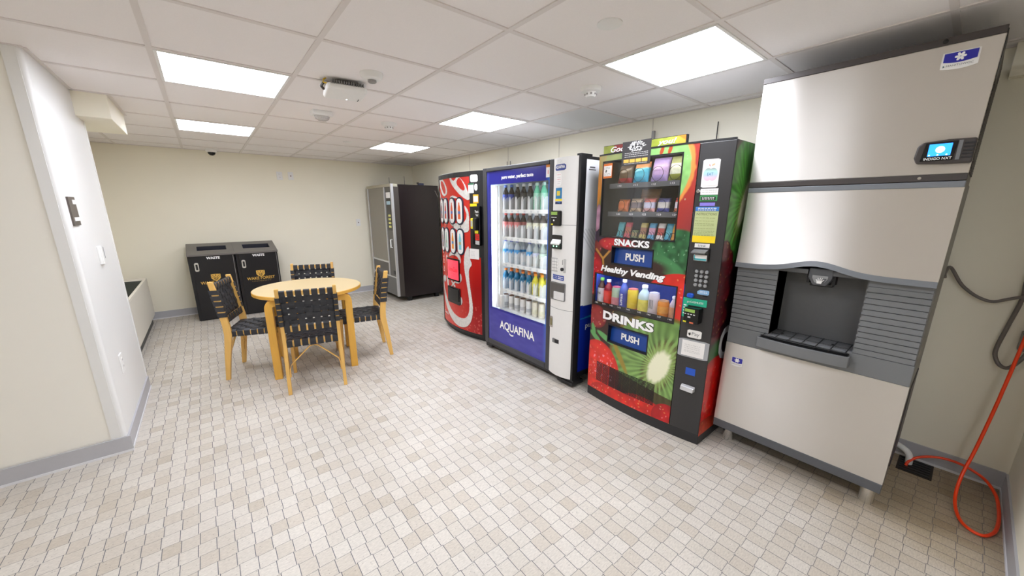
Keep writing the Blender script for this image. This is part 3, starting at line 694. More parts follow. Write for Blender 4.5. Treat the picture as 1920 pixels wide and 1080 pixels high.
ORD = ['first', 'second', 'third', 'fourth', 'fifth', 'sixth', 'seventh', 'eighth', 'ninth']
ROWS = [('top', ['cola_blue', 'cola_blue', 'cola_black', 'cola_black', 'cola_black', 'lime', 'lime'], SH[0]),
        ('second', ['red_tea', 'red_tea', 'red_tea', 'red_back', 'white_cap', 'white_cap', 'white_cap'], SH[1]),
        ('third', ['water', 'water', 'water', 'water_set_back', 'water', 'white_water', 'pale_green'], SH[2]),
        ('fourth', ['sport_blue'] * 5 + ['sport_yellow'] * 2, SH[3]), ('bottom', ['coffee'] * 5 + ['cream'] * 2, SH[4])]
DESC = dict(cola_blue='blue-capped cola bottle with blue label', cola_black='dark cola bottle with black label', lime='mint green soda bottle', red_tea='red-capped bottle with pink label',
            red_back='reddish bottle set far back', white_cap='white-capped bottle with pale label', water='blue-capped water bottle', water_set_back='bluish water bottle set far back', white_water='white-capped clear bottle', pale_green='white-capped pale green bottle',
            sport_blue='orange-capped blue sports drink', sport_yellow='orange-capped yellow sports drink', coffee='white can with brown lid', cream='cream-coloured can')
for rn, keys, z in ROWS:
    for i, k in enumerate(keys):
        dy = .155 + (.17 if 'back' in k else 0)
        yw = 3.09 - SX[i]; xw = 2.15 + dy
        cat = 'can' if k in ('coffee', 'cream') else 'bottle'
        place_drink(k, xw, yw, z, 'drink_can' if cat == 'can' else 'drink_bottle', '%s, %s from left on %s shelf of water machine' % (DESC[k], ORD[i], rn), cat, 'drinks on the %s shelf of the water machine' % rn)
        n2 = (1, 2) if cat == 'can' else (1,)
        if 'back' in k: n2 = ()
        for q in n2:
            ko = k if cat == 'bottle' else 'coffee'
            place_drink(ko, xw + .075 * q, yw, z, 'drink_can' if cat == 'can' else 'drink_bottle', '%s in row %s behind %s front %s of %s shelf' % (DESC[ko], ('two', 'three')[q - 1], ORD[i], cat, rn), cat, 'drinks on the %s shelf of the water machine' % rn)

# ------------------------------------------------------------------ SNACK MACHINE (fruit print, bowed front)
SB = lambda s: .042 * ((s - .45) / .45) ** 2
sn = machine('snack_vending_machine', 'snack and drink vending machine covered in strawberry and kiwi pictures', 'vending machine', 2.163, 1.74)
W = .885
def paint_snack(U, V):
    img = np.zeros(U.shape + (3,)); n = vnoise(U, V, 10, 11); n2 = vnoise(U, V, 40, 12)
    img[:] = sc((52, 34, 30)) * (.6 + .8 * n[..., None])
    # orange fruit upper left, grapes under it
    blend(img, soft(ell(U, V, -.02, 1.62, .085, .36)[0], 1, .25), sc((196, 126, 34))); blend(img, soft(ell(U, V, .05, 1.42, .05, .16, -.2)[0], 1, .5) * .8, sc((92, 108, 44)))
    berry(img, U, V, .02, 1.38, .03, .10, 0, (168, 128, 150), (90, 60, 80), nseed=0)
    for gx, gz, c in ((.0, 1.24, (66, 46, 84)), (.03, 1.18, (120, 44, 40)), (-.01, 1.10, (70, 30, 40)), (.05, 1.26, (54, 40, 60))): berry(img, U, V, gx, gz, .045, .05, 0, c, (24, 14, 20), nseed=4, seed=int(gz * 100), hi=(200, 150, 180))
    for a, b in (((.02, 1.16), (.09, 1.10)), ((.09, 1.10), (.16, 1.17)), ((.09, 1.10), (.10, 1.04))):
        t = np.clip(((U - a[0]) * (b[0] - a[0]) + (V - a[1]) * (b[1] - a[1])) / ((b[0] - a[0]) ** 2 + (b[1] - a[1]) ** 2), 0, 1)
        blend(img, soft(np.hypot(U - a[0] - t * (b[0] - a[0]), V - a[1] - t * (b[1] - a[1])), .008, .006), sc((180, 130, 60)))
    # big pale green melon slice behind the snack window and red beyond
    blend(img, (V > 1.25) * np.clip((U - .55) / .08, 0, 1), sc((168, 54, 46))); blend(img, (V > 1.25) * np.clip((U - .6) / .1, 0, 1) * np.clip((1.55 - V) / .3, 0, 1) * .6, sc((110, 60, 70)))
    d, t = ell(U, V, .36, 1.68, .315, .30); g_ = sc((138, 190, 112)) * (.8 + .4 * n2[..., None]); mk = soft(d, 1, .03)[..., None]
    img[:] = img * (1 - mk) + g_ * mk; blend(img, soft(np.abs(d - 1.01 - .03 * n2), .035, .03), sc((222, 140, 70))); drops(img, U, V, .5, .66, 1.42, 1.78, 22, 3, (190, 220, 180), .006)
    blend(img, soft(ell(U, V, .10, 1.77, .11, .10)[0], 1, .6) * .8, sc((168, 170, 110)))
    for q in (.49, .54): blend(img, soft(ell(U, V, q, 1.785, .012, .028, -.3)[0], 1, .4), sc((170, 70, 40)))
    # red mid left, dark leaf and avocado right
    berry(img, U, V, .0, .98, .10, .16, 0, (180, 32, 44), (90, 10, 24), nseed=60, seed=21, hi=(240, 150, 190))
    berry(img, U, V, .20, 1.21, .16, .05, 0, (186, 44, 50), (90, 20, 30), nseed=40, seed=22)
    d, t = ell(U, V, .63, 1.20, .15, .13, .3); mk = soft(d, 1, .1)[..., None]; img[:] = img * (1 - mk) + sc((52, 104, 64)) * (.5 + .9 * n2[..., None]) * mk
    d, t = ell(U, V, .55, 1.12, .16, .05, -.4); mk = soft(d, 1, .2)[..., None]; img[:] = img * (1 - mk) + sc((66, 122, 76)) * (.6 + .7 * n[..., None]) * mk
    drops(img, U, V, .52, .70, 1.1, 1.3, 22, 4, (140, 190, 150), .006)
    blend(img, soft(ell(U, V, .40, 1.08, .2, .06)[0], 1, .4), sc((58, 40, 36)))
    berry(img, U, V, .66, .90, .21, .165, .2, (216, 52, 40), (186, 36, 32), nseed=120, seed=23)
    # lower left dark berries, green leaves
    blend(img, (V < .76) * (U < .4) * .8, sc((56, 36, 30)))
    berry(img, U, V, .06, .66, .10, .09, 0, (150, 52, 52), (70, 24, 30), nseed=30, seed=24, hi=(230, 160, 170))
    berry(img, U, V, .30, .70, .12, .05, 0, (70, 70, 50), (40, 36, 30), nseed=10, seed=27)
    # big kiwi
    kiwi(img, U, V, .60, .44, .38, .34, .1, -.35, core=(.07, .14), flesh=(118, 152, 84), deep=(92, 132, 62))
    for a in ((.035, .55, .05, .02, 1.9), (.06, .50, .07, .02, -.5), (.16, .52, .09, .022, -.35)):
        d, t = ell(U, V, *a); blend(img, soft(d, 1, .2), sc((96, 158, 92)))
    # strawberries at the bottom
    berry(img, U, V, .11, .25, .20, .23, .15, (218, 48, 36), (190, 34, 30), nseed=120, seed=25)
    blend(img, soft(ell(U, V, .30, .42, .14, .02, -1.0)[0], 1, .4), sc((150, 130, 50)))
    blend(img, (V < .30 - .15 * (U - .3)) * (U > .22) * .85, sc((60, 26, 22)))
    berry(img, U, V, .50, .06, .20, .13, 0, (206, 40, 32), (170, 24, 24), nseed=80, seed=26); berry(img, U, V, .68, .10, .10, .10, 0, (190, 30, 34), (140, 20, 24), nseed=50, seed=28)
    berry(img, U, V, .26, .08, .22, .08, 0, (212, 44, 34), (180, 30, 28), nseed=60, seed=29)
    drops(img, U, V, .05, .25, .2, .38, 40, 9, (255, 190, 210))
    return img
PX0, PX1 = 0.0, .705
HS = (.046, .616, 1.26, 1.757); HD = (.026, .662, .757, .983); P1 = (.174, .49, 1.076, 1.193); P2 = (.187, .506, .502, .632)
m_fruit = vcol_mat('fruit_print', .3)
panel('front_panel', PX0, PX1, .072, 1.806, .003, paint_snack, sn, m_fruit, SB, holes=[HS, HD, P1, P2])
def paint_side(U, V):
    img = np.zeros(U.shape + (3,)); n = vnoise(U, V, 16, 31); img[:] = sc((34, 14, 18)) * (.6 + .8 * n[..., None])
    kiwi(img, U, V, .25, 1.49, .31, .36, 0, -.35, core=(.05, .155), flesh=(84, 150, 66), deep=(34, 104, 40), rim=(70, 60, 30))
    for z in np.arange(.72, 1.26, .05): berry(img, U, V, .10 + .04 * math.sin(z * 40), z, .08, .06, 0, (92, 14, 26), (26, 6, 14), nseed=14, seed=int(z * 100), hi=(190, 120, 150))
    blend(img, soft(ell(U, V, .1, .60, .09, .06, .6)[0], 1, .5), sc((40, 92, 40)))
    berry(img, U, V, .14, .33, .24, .24, 0, (204, 26, 22), (120, 8, 12), nseed=60, seed=33)
    berry(img, U, V, .1, .06, .2, .1, 0, (190, 60, 36), (130, 30, 24), nseed=40, seed=34)
    return img
panel('side_panel', SB(W) + .0, .80, .06, 1.80, .005, paint_side, sn, vcol_mat('fruit_side_print', .3), side='x+', y=W + .001)
mb = MB().box(0, .012, .045, .80, .06, 1.80).box(W - .012, W, .045, .80, .06, 1.80).box(0, W, .045, .80, 1.785, 1.802).box(0, W, .785, .80, .06, 1.80).box(0, W, .05, .80, .06, .08)
mb.box(.70, W, .05, .78, .06, 1.79); mb.build('cabinet', m_black, sn)
B(.01, W - .01, .06, .79, 1.802, 1.806).build('bounce_plate', m_bounceplate, sn)
text('C', .16, .53, .16, .22, sn, mat('pale_side_print', (190, 192, 196), .4), W + .0025, bold=.03, side='x+')
# black control panel on the right of the front
mb = MB(); mb.loft([[(s, SB(s) + .03, .072), (s, SB(s) - .004, .072), (s, SB(s) - .004, 1.80), (s, SB(s) + .03, 1.80)] for s in np.linspace(.71, W, 6)])
m_panel = mat('charcoal_panel', (50, 49, 50), .38, var=.05, scale=300)
mb.build('control_panel', m_panel, sn, bevel=.003)
mb = MB()
for z0, z1 in ((0, .071),):
    ss = np.linspace(0, W, 13); mb.prism([(s, SB(s) + .004) for s in ss] + [(W, .75), (0, .75)], z0, z1, 'xy')
mb.build('plinth', mat('plinth_black', (38, 38, 40), .4), sn)
mb = MB()
for s0, s1, z0, z1 in (HS, HD, P1, P2):
    e = .007
    for a, b, c, d in ((s0 - e, s1 + e, z1, z1 + e), (s0 - e, s1 + e, z0 - e, z0), (s0 - e, s0, z0, z1), (s1, s1 + e, z0, z1)):
        mb.loft([[(s, SB(s) + .012, c), (s, SB(s) - .003, c), (s, SB(s) - .003, d), (s, SB(s) + .012, d)] for s in np.linspace(a, b, 7)])
mb.loft([[(s, SB(s) + .01, 1.802), (s, SB(s) - .002, 1.802), (s, SB(s) - .002, 1.812), (s, SB(s) + .01, 1.812)] for s in np.linspace(0, .88, 9)])
mb.build('gasket', m_black, sn)
for h in (HS, HD):
    mb = MB(); mb.loft([[(s, SB(s) + .004, h[2]), (s, SB(s) + .008, h[2]), (s, SB(s) + .008, h[3]), (s, SB(s) + .004, h[3])] for s in np.linspace(h[0], h[1], 9)]); mb.build('window_glass', m_glass, sn)
m_pushblue = mat('push_flap_blue', (26, 70, 150), .3, var=.05)
for h in (P1, P2):
    mb = MB(); mb.loft([[(s, SB(s) + .04, h[2]), (s, SB(s) + .02, h[2]), (s, SB(s) + .035, h[3]), (s, SB(s) + .05, h[3])] for s in np.linspace(h[0], h[1], 5)]); fl = mb.build('push_flap', m_pushblue, sn)
    mb = MB().box(h[0] - .0, h[0] + .004, .005, .07, h[2], h[3]).box(h[1] - .004, h[1], .005, .07, h[2], h[3]).box(h[0], h[1], .005, .07, h[3] - .004, h[3]).box(h[0], h[1], .005, .07, h[2], h[2] + .004); mb.build('flap_recess', m_black, fl)
    zc = (h[2] + h[3]) / 2; w_ = h[1] - h[0]
    text('PUSH', h[0] + w_ * .32, zc - .028, w_ * .46, .050, fl, m_text_w, .022, SB, bold=.035)
def outlined(s, x0, z0, w, hh, bold, shear=0.0):
    text(s, x0, z0, w, hh, sn, m_text_k, -.0009, SB, bold=bold + .03, shear=shear, ref=bold)
    text(s, x0, z0, w, hh, sn, m_text_w, -.0022, SB, bold=bold, shear=shear)
outlined('SNACKS', .187, 1.204, .276, .045, .045)
outlined('Healthy Vending', .076, .998, .51, .056, .045, .25)
outlined('DRINKS', .127, .660, .418, .064, .05)
# grille
mb = MB()
for i in range(17):
    z = .157 + i * .0092
    for k in range(8):
        s0 = .092 + k * .0625; mb.loft([[(q, SB(q) - .0025, z), (q, SB(q) + .001, z), (q, SB(q) + .001, z + .0045), (q, SB(q) - .0025, z + .0045)] for q in (s0, s0 + .029, s0 + .058)])
mb.build('vent_grille', m_black, sn)
# snack interior
m_liner = mat('dark_liner', (58, 60, 60), .5, var=.05)
mb = MB().box(.012, .70, .47, .48, 1.2, 1.785).box(.012, .018, .05, .48, 1.2, 1.785).box(.694, .70, .05, .48, 1.2, 1.785).box(.012, .70, .05, .48, 1.2, 1.23).box(.012, .70, .05, .48, 1.775, 1.785)
mb.build('snack_liner', m_liner, sn)
mb = MB().box(.012, .70, .35, .36, .72, 1.0).box(.012, .016, .05, .36, .72, 1.0).box(.696, .70, .05, .36, .72, 1.0).box(.012, .70, .05, .36, .71, .735).box(.012, .70, .05, .36, .995, 1.005)
mb.build('drink_liner', mat('blue_liner', (62, 100, 212), .4, var=.3, scale=60, stretch=(1, 1, .04)), sn)
B(.03, .66, .052, .062, .992, .996).build('light_strip', mat('drink_led', (225, 234, 255), .5, emit=9.0, var=0), sn)
B(.03, .66, .075, .09, 1.768, 1.775).build('light_strip', mat('snack_led', (255, 246, 230), .5, emit=6, var=0), sn)
m_lip = mat('tray_lip', (84, 86, 90), .4)
TR = [(1.616, ['110', '111', '112', '113'], [.145, .27, .40, .525], 1.587), (1.427, ['120', '121', '122', '123', '124'], [.15, .25, .35, .455, .56], 1.396), (1.25, [], [], 1.225)]
for z, nums, ss, zl in TR:
    tr = B(.06, .69, .10, .46, z - .008, z).box(.06, .69, .092, .10, z - .03, z + .002).build('tray', m_lip, sn)
    for q, s in zip(nums, ss): text(q, s - .014, z - .02, .028, .012, tr, m_text_w, .0915, bold=.01)
m_coil = mat('coil_wire', (40, 40, 42), .3, metal=.6)
def coil(s, z, r, y0, n=4, pitch=.045):
    pts = [(s + r * math.cos(a), y0 + pitch * a / (2 * PI), z + r + .002 + r * math.sin(a)) for a in np.linspace(-PI / 2, -PI / 2 + 2 * PI * n, n * 20)]
    MB().tube(pts, .0016, 5).build('coil', m_coil, sn)
m_wire_end = None
def bag(name, label, cat, s, z, w, h, d, col, band, group, tilt=.22, yy=.13, pouch=True, band2=None):
    t = thing(name, label, cat, (2.163 + yy, 1.74 - s, z), -PI / 2, group)
    n, mrows = 12, 14; rings = []
    for j in range(mrows + 1):
        v = j / mrows; th = d * (max(0.0, math.sin(PI * v)) ** .6 if pouch else (.95 if 0.06 < v < .94 else .25)) * .5 + .0015; ww = w / 2 * (1 - .05 * math.sin(PI * v))
        ring = []
        for k in range(2 * n):
            a = 2 * PI * k / (2 * n); ring.append((ww * math.copysign(abs(math.cos(a)) ** .6, math.cos(a)), th * math.copysign(abs(math.sin(a)) ** .9, math.sin(a)) + tilt * h * v + .012 + .002 * math.sin(9 * v + 3 * a), h * v))
        rings.append(ring)
    lo, hi = int(mrows * .35), int(mrows * .75); mb = MB()
    mb.loft(rings[:lo + 1], 0, True); mb.loft(rings[lo:hi + 1], 1, False); mb.loft(rings[hi:], 2 if band2 else 0, True)
    ms = [mat('wrap_%d_%d_%d' % col, col, .3, var=.2, scale=60), mat('wrap_%d_%d_%d' % band, band, .3, var=.3, scale=70)]
    if band2: ms.append(mat('wrap_%d_%d_%d' % band2, band2, .3, var=.2, scale=60))
    mb.build('wrapper', ms, t, smooth=True)
    return t
GS = 'snacks in the vending machine'
bag('snack_bag', 'dark red snack bag, leftmost on the top snack shelf', 'snack', .15, 1.616, .11, .13, .05, (170, 40, 44), (92, 80, 64), GS, band2=(84, 74, 66))
bag('snack_bag', 'bright blue snack bag on the top snack shelf', 'snack', .272, 1.616, .11, .135, .055, (40, 176, 220), (70, 180, 216), GS, band2=(196, 140, 96))
bag('snack_bag', 'lilac snack bag on the top snack shelf', 'snack', .405, 1.616, .115, .15, .055, (178, 158, 222), (186, 160, 214), GS)
bag('snack_bag', 'olive and white snack bag, rightmost on the top snack shelf', 'snack', .525, 1.616, .115, .15, .055, (150, 160, 70), (214, 222, 206), GS, band2=(168, 176, 130))
bag('snack_bag', 'orange and white snack packet, leftmost on the middle snack shelf', 'snack', .15, 1.427, .085, .085, .045, (214, 120, 62), (206, 110, 56), GS)
bag('snack_bag', 'tan cookie packet with dark print on the middle snack shelf', 'snack', .25, 1.427, .085, .09, .045, (206, 178, 142), (120, 108, 110), GS, band2=(200, 176, 150))
bag('snack_bag', 'pink snack packet on the middle snack shelf', 'snack', .35, 1.427, .085, .09, .045, (234, 178, 176), (208, 206, 226), GS, band2=(222, 130, 120))
bag('snack_bag', 'blue and white snack packet on the middle snack shelf', 'snack', .45, 1.427, .085, .09, .045, (84, 92, 172), (200, 196, 190), GS, band2=(92, 92, 140))
bag('snack_bag', 'red and white striped snack packet, rightmost on middle shelf', 'snack', .555, 1.427, .06, .09, .04, (196, 110, 70), (220, 210, 220), GS, band2=(206, 60, 50))
t = bag('snack_bag', 'brown pretzel bag standing behind the tan cookie packet', 'snack', .27, 1.427, .15, .155, .05, (176, 130, 80), (150, 106, 64), GS, yy=.25, band2=(196, 154, 100))
LOW = [((70, 176, 190), (80, 180, 190), 'teal'), ((210, 90, 100), (196, 110, 84), 'pink-red'), ((120, 130, 84), (150, 130, 90), 'small olive'), ((196, 178, 92), (160, 110, 74), 'yellow and brown'), ((90, 170, 214), (214, 160, 190), 'blue and pink'), ((232, 226, 222), (206, 90, 80), 'white and red'), ((70, 170, 200), (92, 190, 210), 'sky blue'), ((222, 150, 50), (230, 160, 60), 'orange')]
for (c1, c2, nm), s in zip(LOW, (.142, .202, .262, .322, .386, .450, .508, .552)):
    h_ = .055 if 'small' in nm else .105
    bag('snack_bar', '%s snack bar upright on the bottom snack shelf' % nm, 'snack', s, 1.25, .05, h_, .02, c1, c2, GS, tilt=.3, yy=.12, pouch=False)
for s in (.15, .272, .405, .525): coil(s, 1.616, .046, .105, 3)
for s in (.15, .25, .35, .45, .555): coil(s, 1.427, .038, .105, 3)
for s in (.142, .202, .262, .322, .386, .450, .508, .552): coil(s, 1.25, .024, .10, 3, .03)
# drinks
dt = B(.02, .69, .052, .34, .745, .753).box(.02, .69, .045, .052, .745, .772).build('drink_tray', m_black, sn)
for q, s in zip(('140', '141', '142', '143', '144', '145', '146', '147', '148'), (.045, .112, .177, .245, .318, .406, .478, .552, .625)): text(q, s - .016, .757, .026, .011, dt, m_text_w, .0445, bold=.015)
bottle_proto('bai', (60, 36, 40), (120, 210, 90), (206, 210, 220), H=.195, R=.030, lab=(.06, .62)); bottle_proto('red_vitamin', (150, 24, 44), (240, 240, 240), (220, 52, 44), H=.19, R=.033, lab=(.04, .58))
bottle_proto('berry_can', (176, 200, 170), (220, 120, 140), (206, 130, 140), H=.145, R=.034, shape='can', lab=(.1, .5)); bottle_proto('smart', (74, 96, 190), (240, 240, 244), (52, 66, 176), H=.21, R=.031, lab=(.05, .55))
bottle_proto('yellow_can', (236, 206, 40), (232, 130, 120), (222, 90, 50), H=.152, R=.037, shape='can', lab=(.02, .12)); bottle_proto('sparkling', (196, 220, 222), (240, 236, 228), (232, 214, 92), H=.195, R=.040, lab=(.06, .5))
bottle_proto('white_can', (214, 206, 212), (226, 224, 230), (196, 186, 196), H=.152, R=.036, shape='can', lab=(.05, .2)); bottle_proto('orange_can', (230, 140, 40), (222, 170, 120), (240, 160, 50), H=.112, R=.037, shape='can', lab=(.3, .7))
bottle_proto('small_white', (206, 190, 196), (240, 240, 244), (214, 150, 110), H=.155, R=.026, lab=(.05, .55))
DR = [('bai', .008, 'dark bottle with green cap and white label', 'bottle'), ('red_vitamin', .07, 'red drink bottle with white cap', 'bottle'), ('berry_can', .143, 'pink and green patterned tall can', 'can'), ('smart', .207, 'clear blue water bottle with vertical white lettering', 'bottle'), ('yellow_can', .282, 'bright yellow tall can', 'can'), ('sparkling', .372, 'round-shouldered pale bottle with yellow label', 'bottle'), ('white_can', .446, 'white tall can with M mark', 'can'), ('orange_can', .518, 'short orange can', 'can'), ('small_white', .588, 'small white bottle with orange label, rightmost', 'bottle')]
for k, s, lb, ct in DR:
    s = .0435 + s * .975
    t = place_drink(k, 2.163 + .088, 1.74 - s, .753, 'drink_can' if ct == 'can' else 'drink_bottle', lb + ' behind the DRINKS window', ct, 'drinks in the fruit-print machine')
    t.rotation_euler.z = -PI / 2
    if k == 'smart':
        o = text('smart', 0, 0, .085, .02, t, m_text_w, 0, bold=.02, rot=-PI / 2); o.location = (-.005, -.0335, .11)
    if k == 'white_can':
        for q in (-.012, -.002, .008): MB().box(q, q + .004, -.0372, -.036, .05, .11).build('printed_mark', m_text_g, t)
    if k == 'bai': text('bai', -.016, .075, .03, .022, t, m_text_g, -.0315, bold=.02)
# sign on top and notice
sg = machine('topper_sign', 'green sign reading Good you on top of the fruit-print machine', 'sign', 2.163 + .045, 1.74)
def paint_sign(U, V):
    img = np.zeros(U.shape + (3,)); n = vnoise(U, V, 40, 41); img[:] = sc((150, 160, 62)) * (.8 + .4 * n[..., None])
    blend(img, ((U > .115) & (U < .24 + (V - 1.81))).astype(float), sc((126, 40, 36))); blend(img, ((U > .2) & (U < .3)).astype(float) * n, sc((110, 100, 50)))
    blend(img, polymask(U, V, [(.56, 1.862), (.61, 1.862), (.61, 1.83)]), sc((220, 60, 30))); blend(img, soft(ell(U, V, .59, 1.85, .04, .03)[0], 1, .8) * .5, sc((240, 150, 50)))
    return img
panel('sign_face', .031, .605, 1.812, 1.862, .003, paint_sign, sg, vcol_mat('sign_print', .35)); B(.03, .612, .001, .02, 1.802, 1.865).build('sign_back', m_black, sg)
text('Good', .09, 1.818, .15, .035, sg, m_text_w, -.002, bold=.02, shear=.3); text('you!', .43, 1.817, .12, .038, sg, m_text_w, -.002, bold=.02, shear=.3)
nb = decal('notice', .215, .418, 1.718, 1.862, mat('black_poster', (60, 58, 60), .4), sn, lambda s: .006, t=.0015, y=-.008)
mb = MB(); R_ = random.Random(4)
for i in range(90):
    z = 1.80 + R_.random() * .055; w_ = .012 * R_.random() + .003; x = .315 + (R_.random() - .5) * .13 * (1 - abs(z - 1.825) / .05); mb.box(x, x + w_, -.0042, -.0036, z, z + .004)
mb.build('chalk_print', m_text_w, nb); lines(nb, .235, .40, [1.79, 1.78, 1.768], mat('pale_print', (190, 190, 190), .5), lambda s: -.002, h=.004, seed=5)
for q in range(4): decal('ticket', .23 + q * .044, .268 + q * .044, 1.735, 1.755, mat('ticket_gold', (236, 190, 90), .5), nb, lambda s: -.0035, t=.001)
lines(nb, .235, .40, [1.727], mat('pale_print', (190, 190, 190), .5), lambda s: -.002, h=.003, seed=15)
decal('sticker', .048, .127, 1.652, 1.747, mat('orange_edge', (222, 120, 50), .5), sn, SB, y=-.001); decal('sticker', .052, .123, 1.665, 1.732, m_sticker, sn, SB, y=-.0024); lines(sn, .058, .117, [1.72, 1.712, 1.68, 1.672], m_text_g, SB, y=-.0042, h=.003, seed=16)
MB().prism([(.07, 1.69), (.078, 1.69), (.082, 1.705), (.074, 1.708)], SB(.08) - .005, SB(.08) - .004).prism([(.095, 1.692), (.108, 1.698), (.1, 1.704)], SB(.08) - .005, SB(.08) - .004).build('print_mark', m_text_k, sn)
# control panel parts
pb_ = lambda s: SB(s) - .004
decal('sticker', .735, .82, 1.563, 1.712, m_sticker, sn, pb_, r=.006)
def apple(U, V):
    img = np.zeros(U.shape + (3,)); img[:] = sc((240, 238, 236))
    m1 = np.maximum(soft(ell(U, V, .765, 1.632, .024, .034)[0], 1, .1), soft(ell(U, V, .79, 1.632, .024, .034)[0], 1, .1))
    f = np.clip((V - 1.598) / .068, 0, 1); cols = [(214, 150, 176), (206, 170, 200), (130, 190, 214), (130, 206, 196), (190, 214, 170)]
    c = np.zeros(img.shape)
    for i in range(4): w_ = np.clip(1 - np.abs(f * 4 - i), 0, 1)[..., None]; c += w_ * sc(cols[i])
    mk = m1[..., None] * .7; img[:] = img * (1 - mk) + c * mk
    blend(img, soft(ell(U, V, .788, 1.682, .010, .005, .5)[0], 1, .3), sc((222, 170, 130))); blend(img, soft(ell(U, V, .77, 1.68, .003, .007, .4)[0], 1, .3), sc((190, 120, 120)))
    return img
panel('apple_print', .742, .813, 1.575, 1.70, .002, apple, sn, vcol_mat('apple_sticker', .45), pb_, y=-.0022)
text('EAT', .762, 1.625, .03, .016, sn, mat('blue_grey_print', (70, 120, 170), .5), -.0028, pb_)
decal('sticker', .737, .826, 1.525, 1.558, m_sticker, sn, pb_); lines(sn, .745, .82, [1.548, 1.538], mat('pale_print', (190, 190, 190), .5), pb_, h=.002, seed=17)
decal('sticker', .737, .826, 1.49, 1.522, mat('green_sticker', (70, 150, 90), .5), sn, pb_); decal('sticker', .744, .818, 1.496, 1.514, m_text_k, sn, pb_, y=-.0012); lines(sn, .75, .812, [1.507, 1.50], m_text_w, pb_, y=-.0028, h=.003, seed=18)
decal('sticker', .741, .818, 1.465, 1.483, mat('violet_sticker', (138, 124, 214), .5), sn, pb_)
iz = decal('instructions', .722, .842, 1.262, 1.46, mat('pale_green_paper', (190, 200, 144), .6), sn, pb_)
decal('heading', .722, .842, 1.437, 1.46, mat('blue_paper', (60, 120, 196), .5), iz, pb_, y=-.0012); lines(iz, .735, .83, [1.45, 1.441], m_text_w, pb_, y=-.0028, h=.004, seed=19)
text('INSTRUCTIONS', .73, 1.414, .104, .013, iz, mat('olive_print', (96, 100, 60), .5), -.0018, pb_); lines(iz, .727, .832, [1.398, 1.382, 1.366, 1.358, 1.34, 1.326, 1.318, 1.31, 1.302], mat('olive_pale_print', (140, 150, 96), .5), pb_, h=.0022, seed=20)
decal('footer', .722, .842, 1.262, 1.30, mat('yellow_paper', (244, 212, 30), .5), iz, pb_, y=-.0012)
decal('sticker', .742, .82, 1.234, 1.257, m_sticker, sn, pb_, y=-.006); lines(sn, .76, .80, [1.247, 1.24], m_text_g, pb_, y=-.0078, h=.003, seed=21)
bl = B(.738, .826, SB(.78) - .016, SB(.78), 1.157, 1.232).build('bill_acceptor', m_black, sn, bevel=.004)
MB().loft([[(.742, SB(.78) - .015, 1.20), (.82, SB(.78) - .015, 1.20), (.82, SB(.78) - .015, 1.225), (.742, SB(.78) - .015, 1.225)], [(.742, SB(.78) - .055, 1.203), (.82, SB(.78) - .055, 1.203), (.82, SB(.78) - .055, 1.209), (.742, SB(.78) - .055, 1.209)]]).build('bill_chute', mat('grey_metal', (120, 122, 124), .35, metal=.6), bl)
decal('sticker', .744, .818, 1.16, 1.193, m_sticker, bl, y=SB(.78) - .016); decal('sticker', .746, .816, 1.162, 1.172, mat('teal_strip', (70, 180, 190), .5), bl, y=SB(.78) - .0175); decal('sticker', .746, .752, 1.162, 1.19, mat('teal_strip', (70, 180, 190), .5), bl, y=SB(.78) - .0175)
MB().lathe([(.010, 0), (.010, .012), (.006, .014)], 12, (.728, SB(.73) - .003, 1.545), 'y').build('lock', m_chrome, sn)
for r_ in range(4):
    for c_ in range(3):
        MB().lathe([(.0105, 0), (.0105, .007), (.008, .010)], 14, (.768 + c_ * .028, pb_(.79), 1.017 + r_ * .0265), 'y').build('key', mat('key_metal', (176, 178, 182), .3, metal=.5, var=.2, scale=300), sn, smooth=True)
decal('sticker', .79, .846, .962, .99, mat('sky_sticker', (140, 186, 226), .4), sn, pb_, r=.004); MB().prism([(.79, .985), (.79, .962), (.772, .973)], pb_(.79) - .001, pb_(.79)).build('arrow_sticker', mat('sky_sticker', (140, 186, 226), .4), sn)
lines(sn, .797, .84, [.98, .972], m_text_w, pb_, h=.003, seed=22); B(.805, .84, pb_(.82) - .001, pb_(.82) + .004, .953, .958).build('coin_slot', m_blackgloss, sn)
MB().prism(rr(.732, .77, .937, .963, .010), SB(.75) - .022, SB(.75)).build('push_button', mat('blue_button', (20, 80, 190), .3), sn, bevel=.005)
rd = MB().loft([[(u, pb_(u), v) for u, v in ((.712, .815), (.742, .812), (.742, .89), (.842, .89), (.842, .932), (.712, .932))], [(u, pb_(u) - .004, v) for u, v in ((.712, .815), (.742, .812), (.742, .89), (.842, .89), (.842, .932), (.712, .932))]]).build('cashless_sign', mat('mint_sign', (38, 176, 140), .4), sn)
text('goCASHLESS', .735, .903, .09, .014, rd, m_text_w, -.0052, pb_, bold=.01); lines(rd, .718, .738, [.885, .87, .852, .835], m_text_w, pb_, y=-.0052, h=.006, seed=23)
y_ = SB(.79)
cr_ = MB().prism(rr(.742, .828, .792, .885, .006), y_ - .058, y_).build('card_reader', m_blackgloss, sn, bevel=.004)
B(.748, .806, y_ - .060, y_ - .057, .86, .878).build('reader_screen', mat('lcd_green', (120, 150, 70), .3, emit=.15), cr_)
mb = MB()
for q in range(4): mb.box(.748 + q * .017, .758 + q * .017, y_ - .060, y_ - .057, .845, .850)
mb.box(.768, .784, y_ - .060, y_ - .057, .826, .834); mb.build('reader_keys', mat('pale_key', (214, 214, 214), .4), cr_)
B(.744, .762, y_ - .060, y_ - .057, .795, .804).build('logo_mark', mat('yellow_print', (220, 210, 40), .5), cr_); B(.782, .804, y_ - .060, y_ - .057, .794, .802).build('logo_mark', mat('orange_print', (220, 110, 70), .5), cr_)
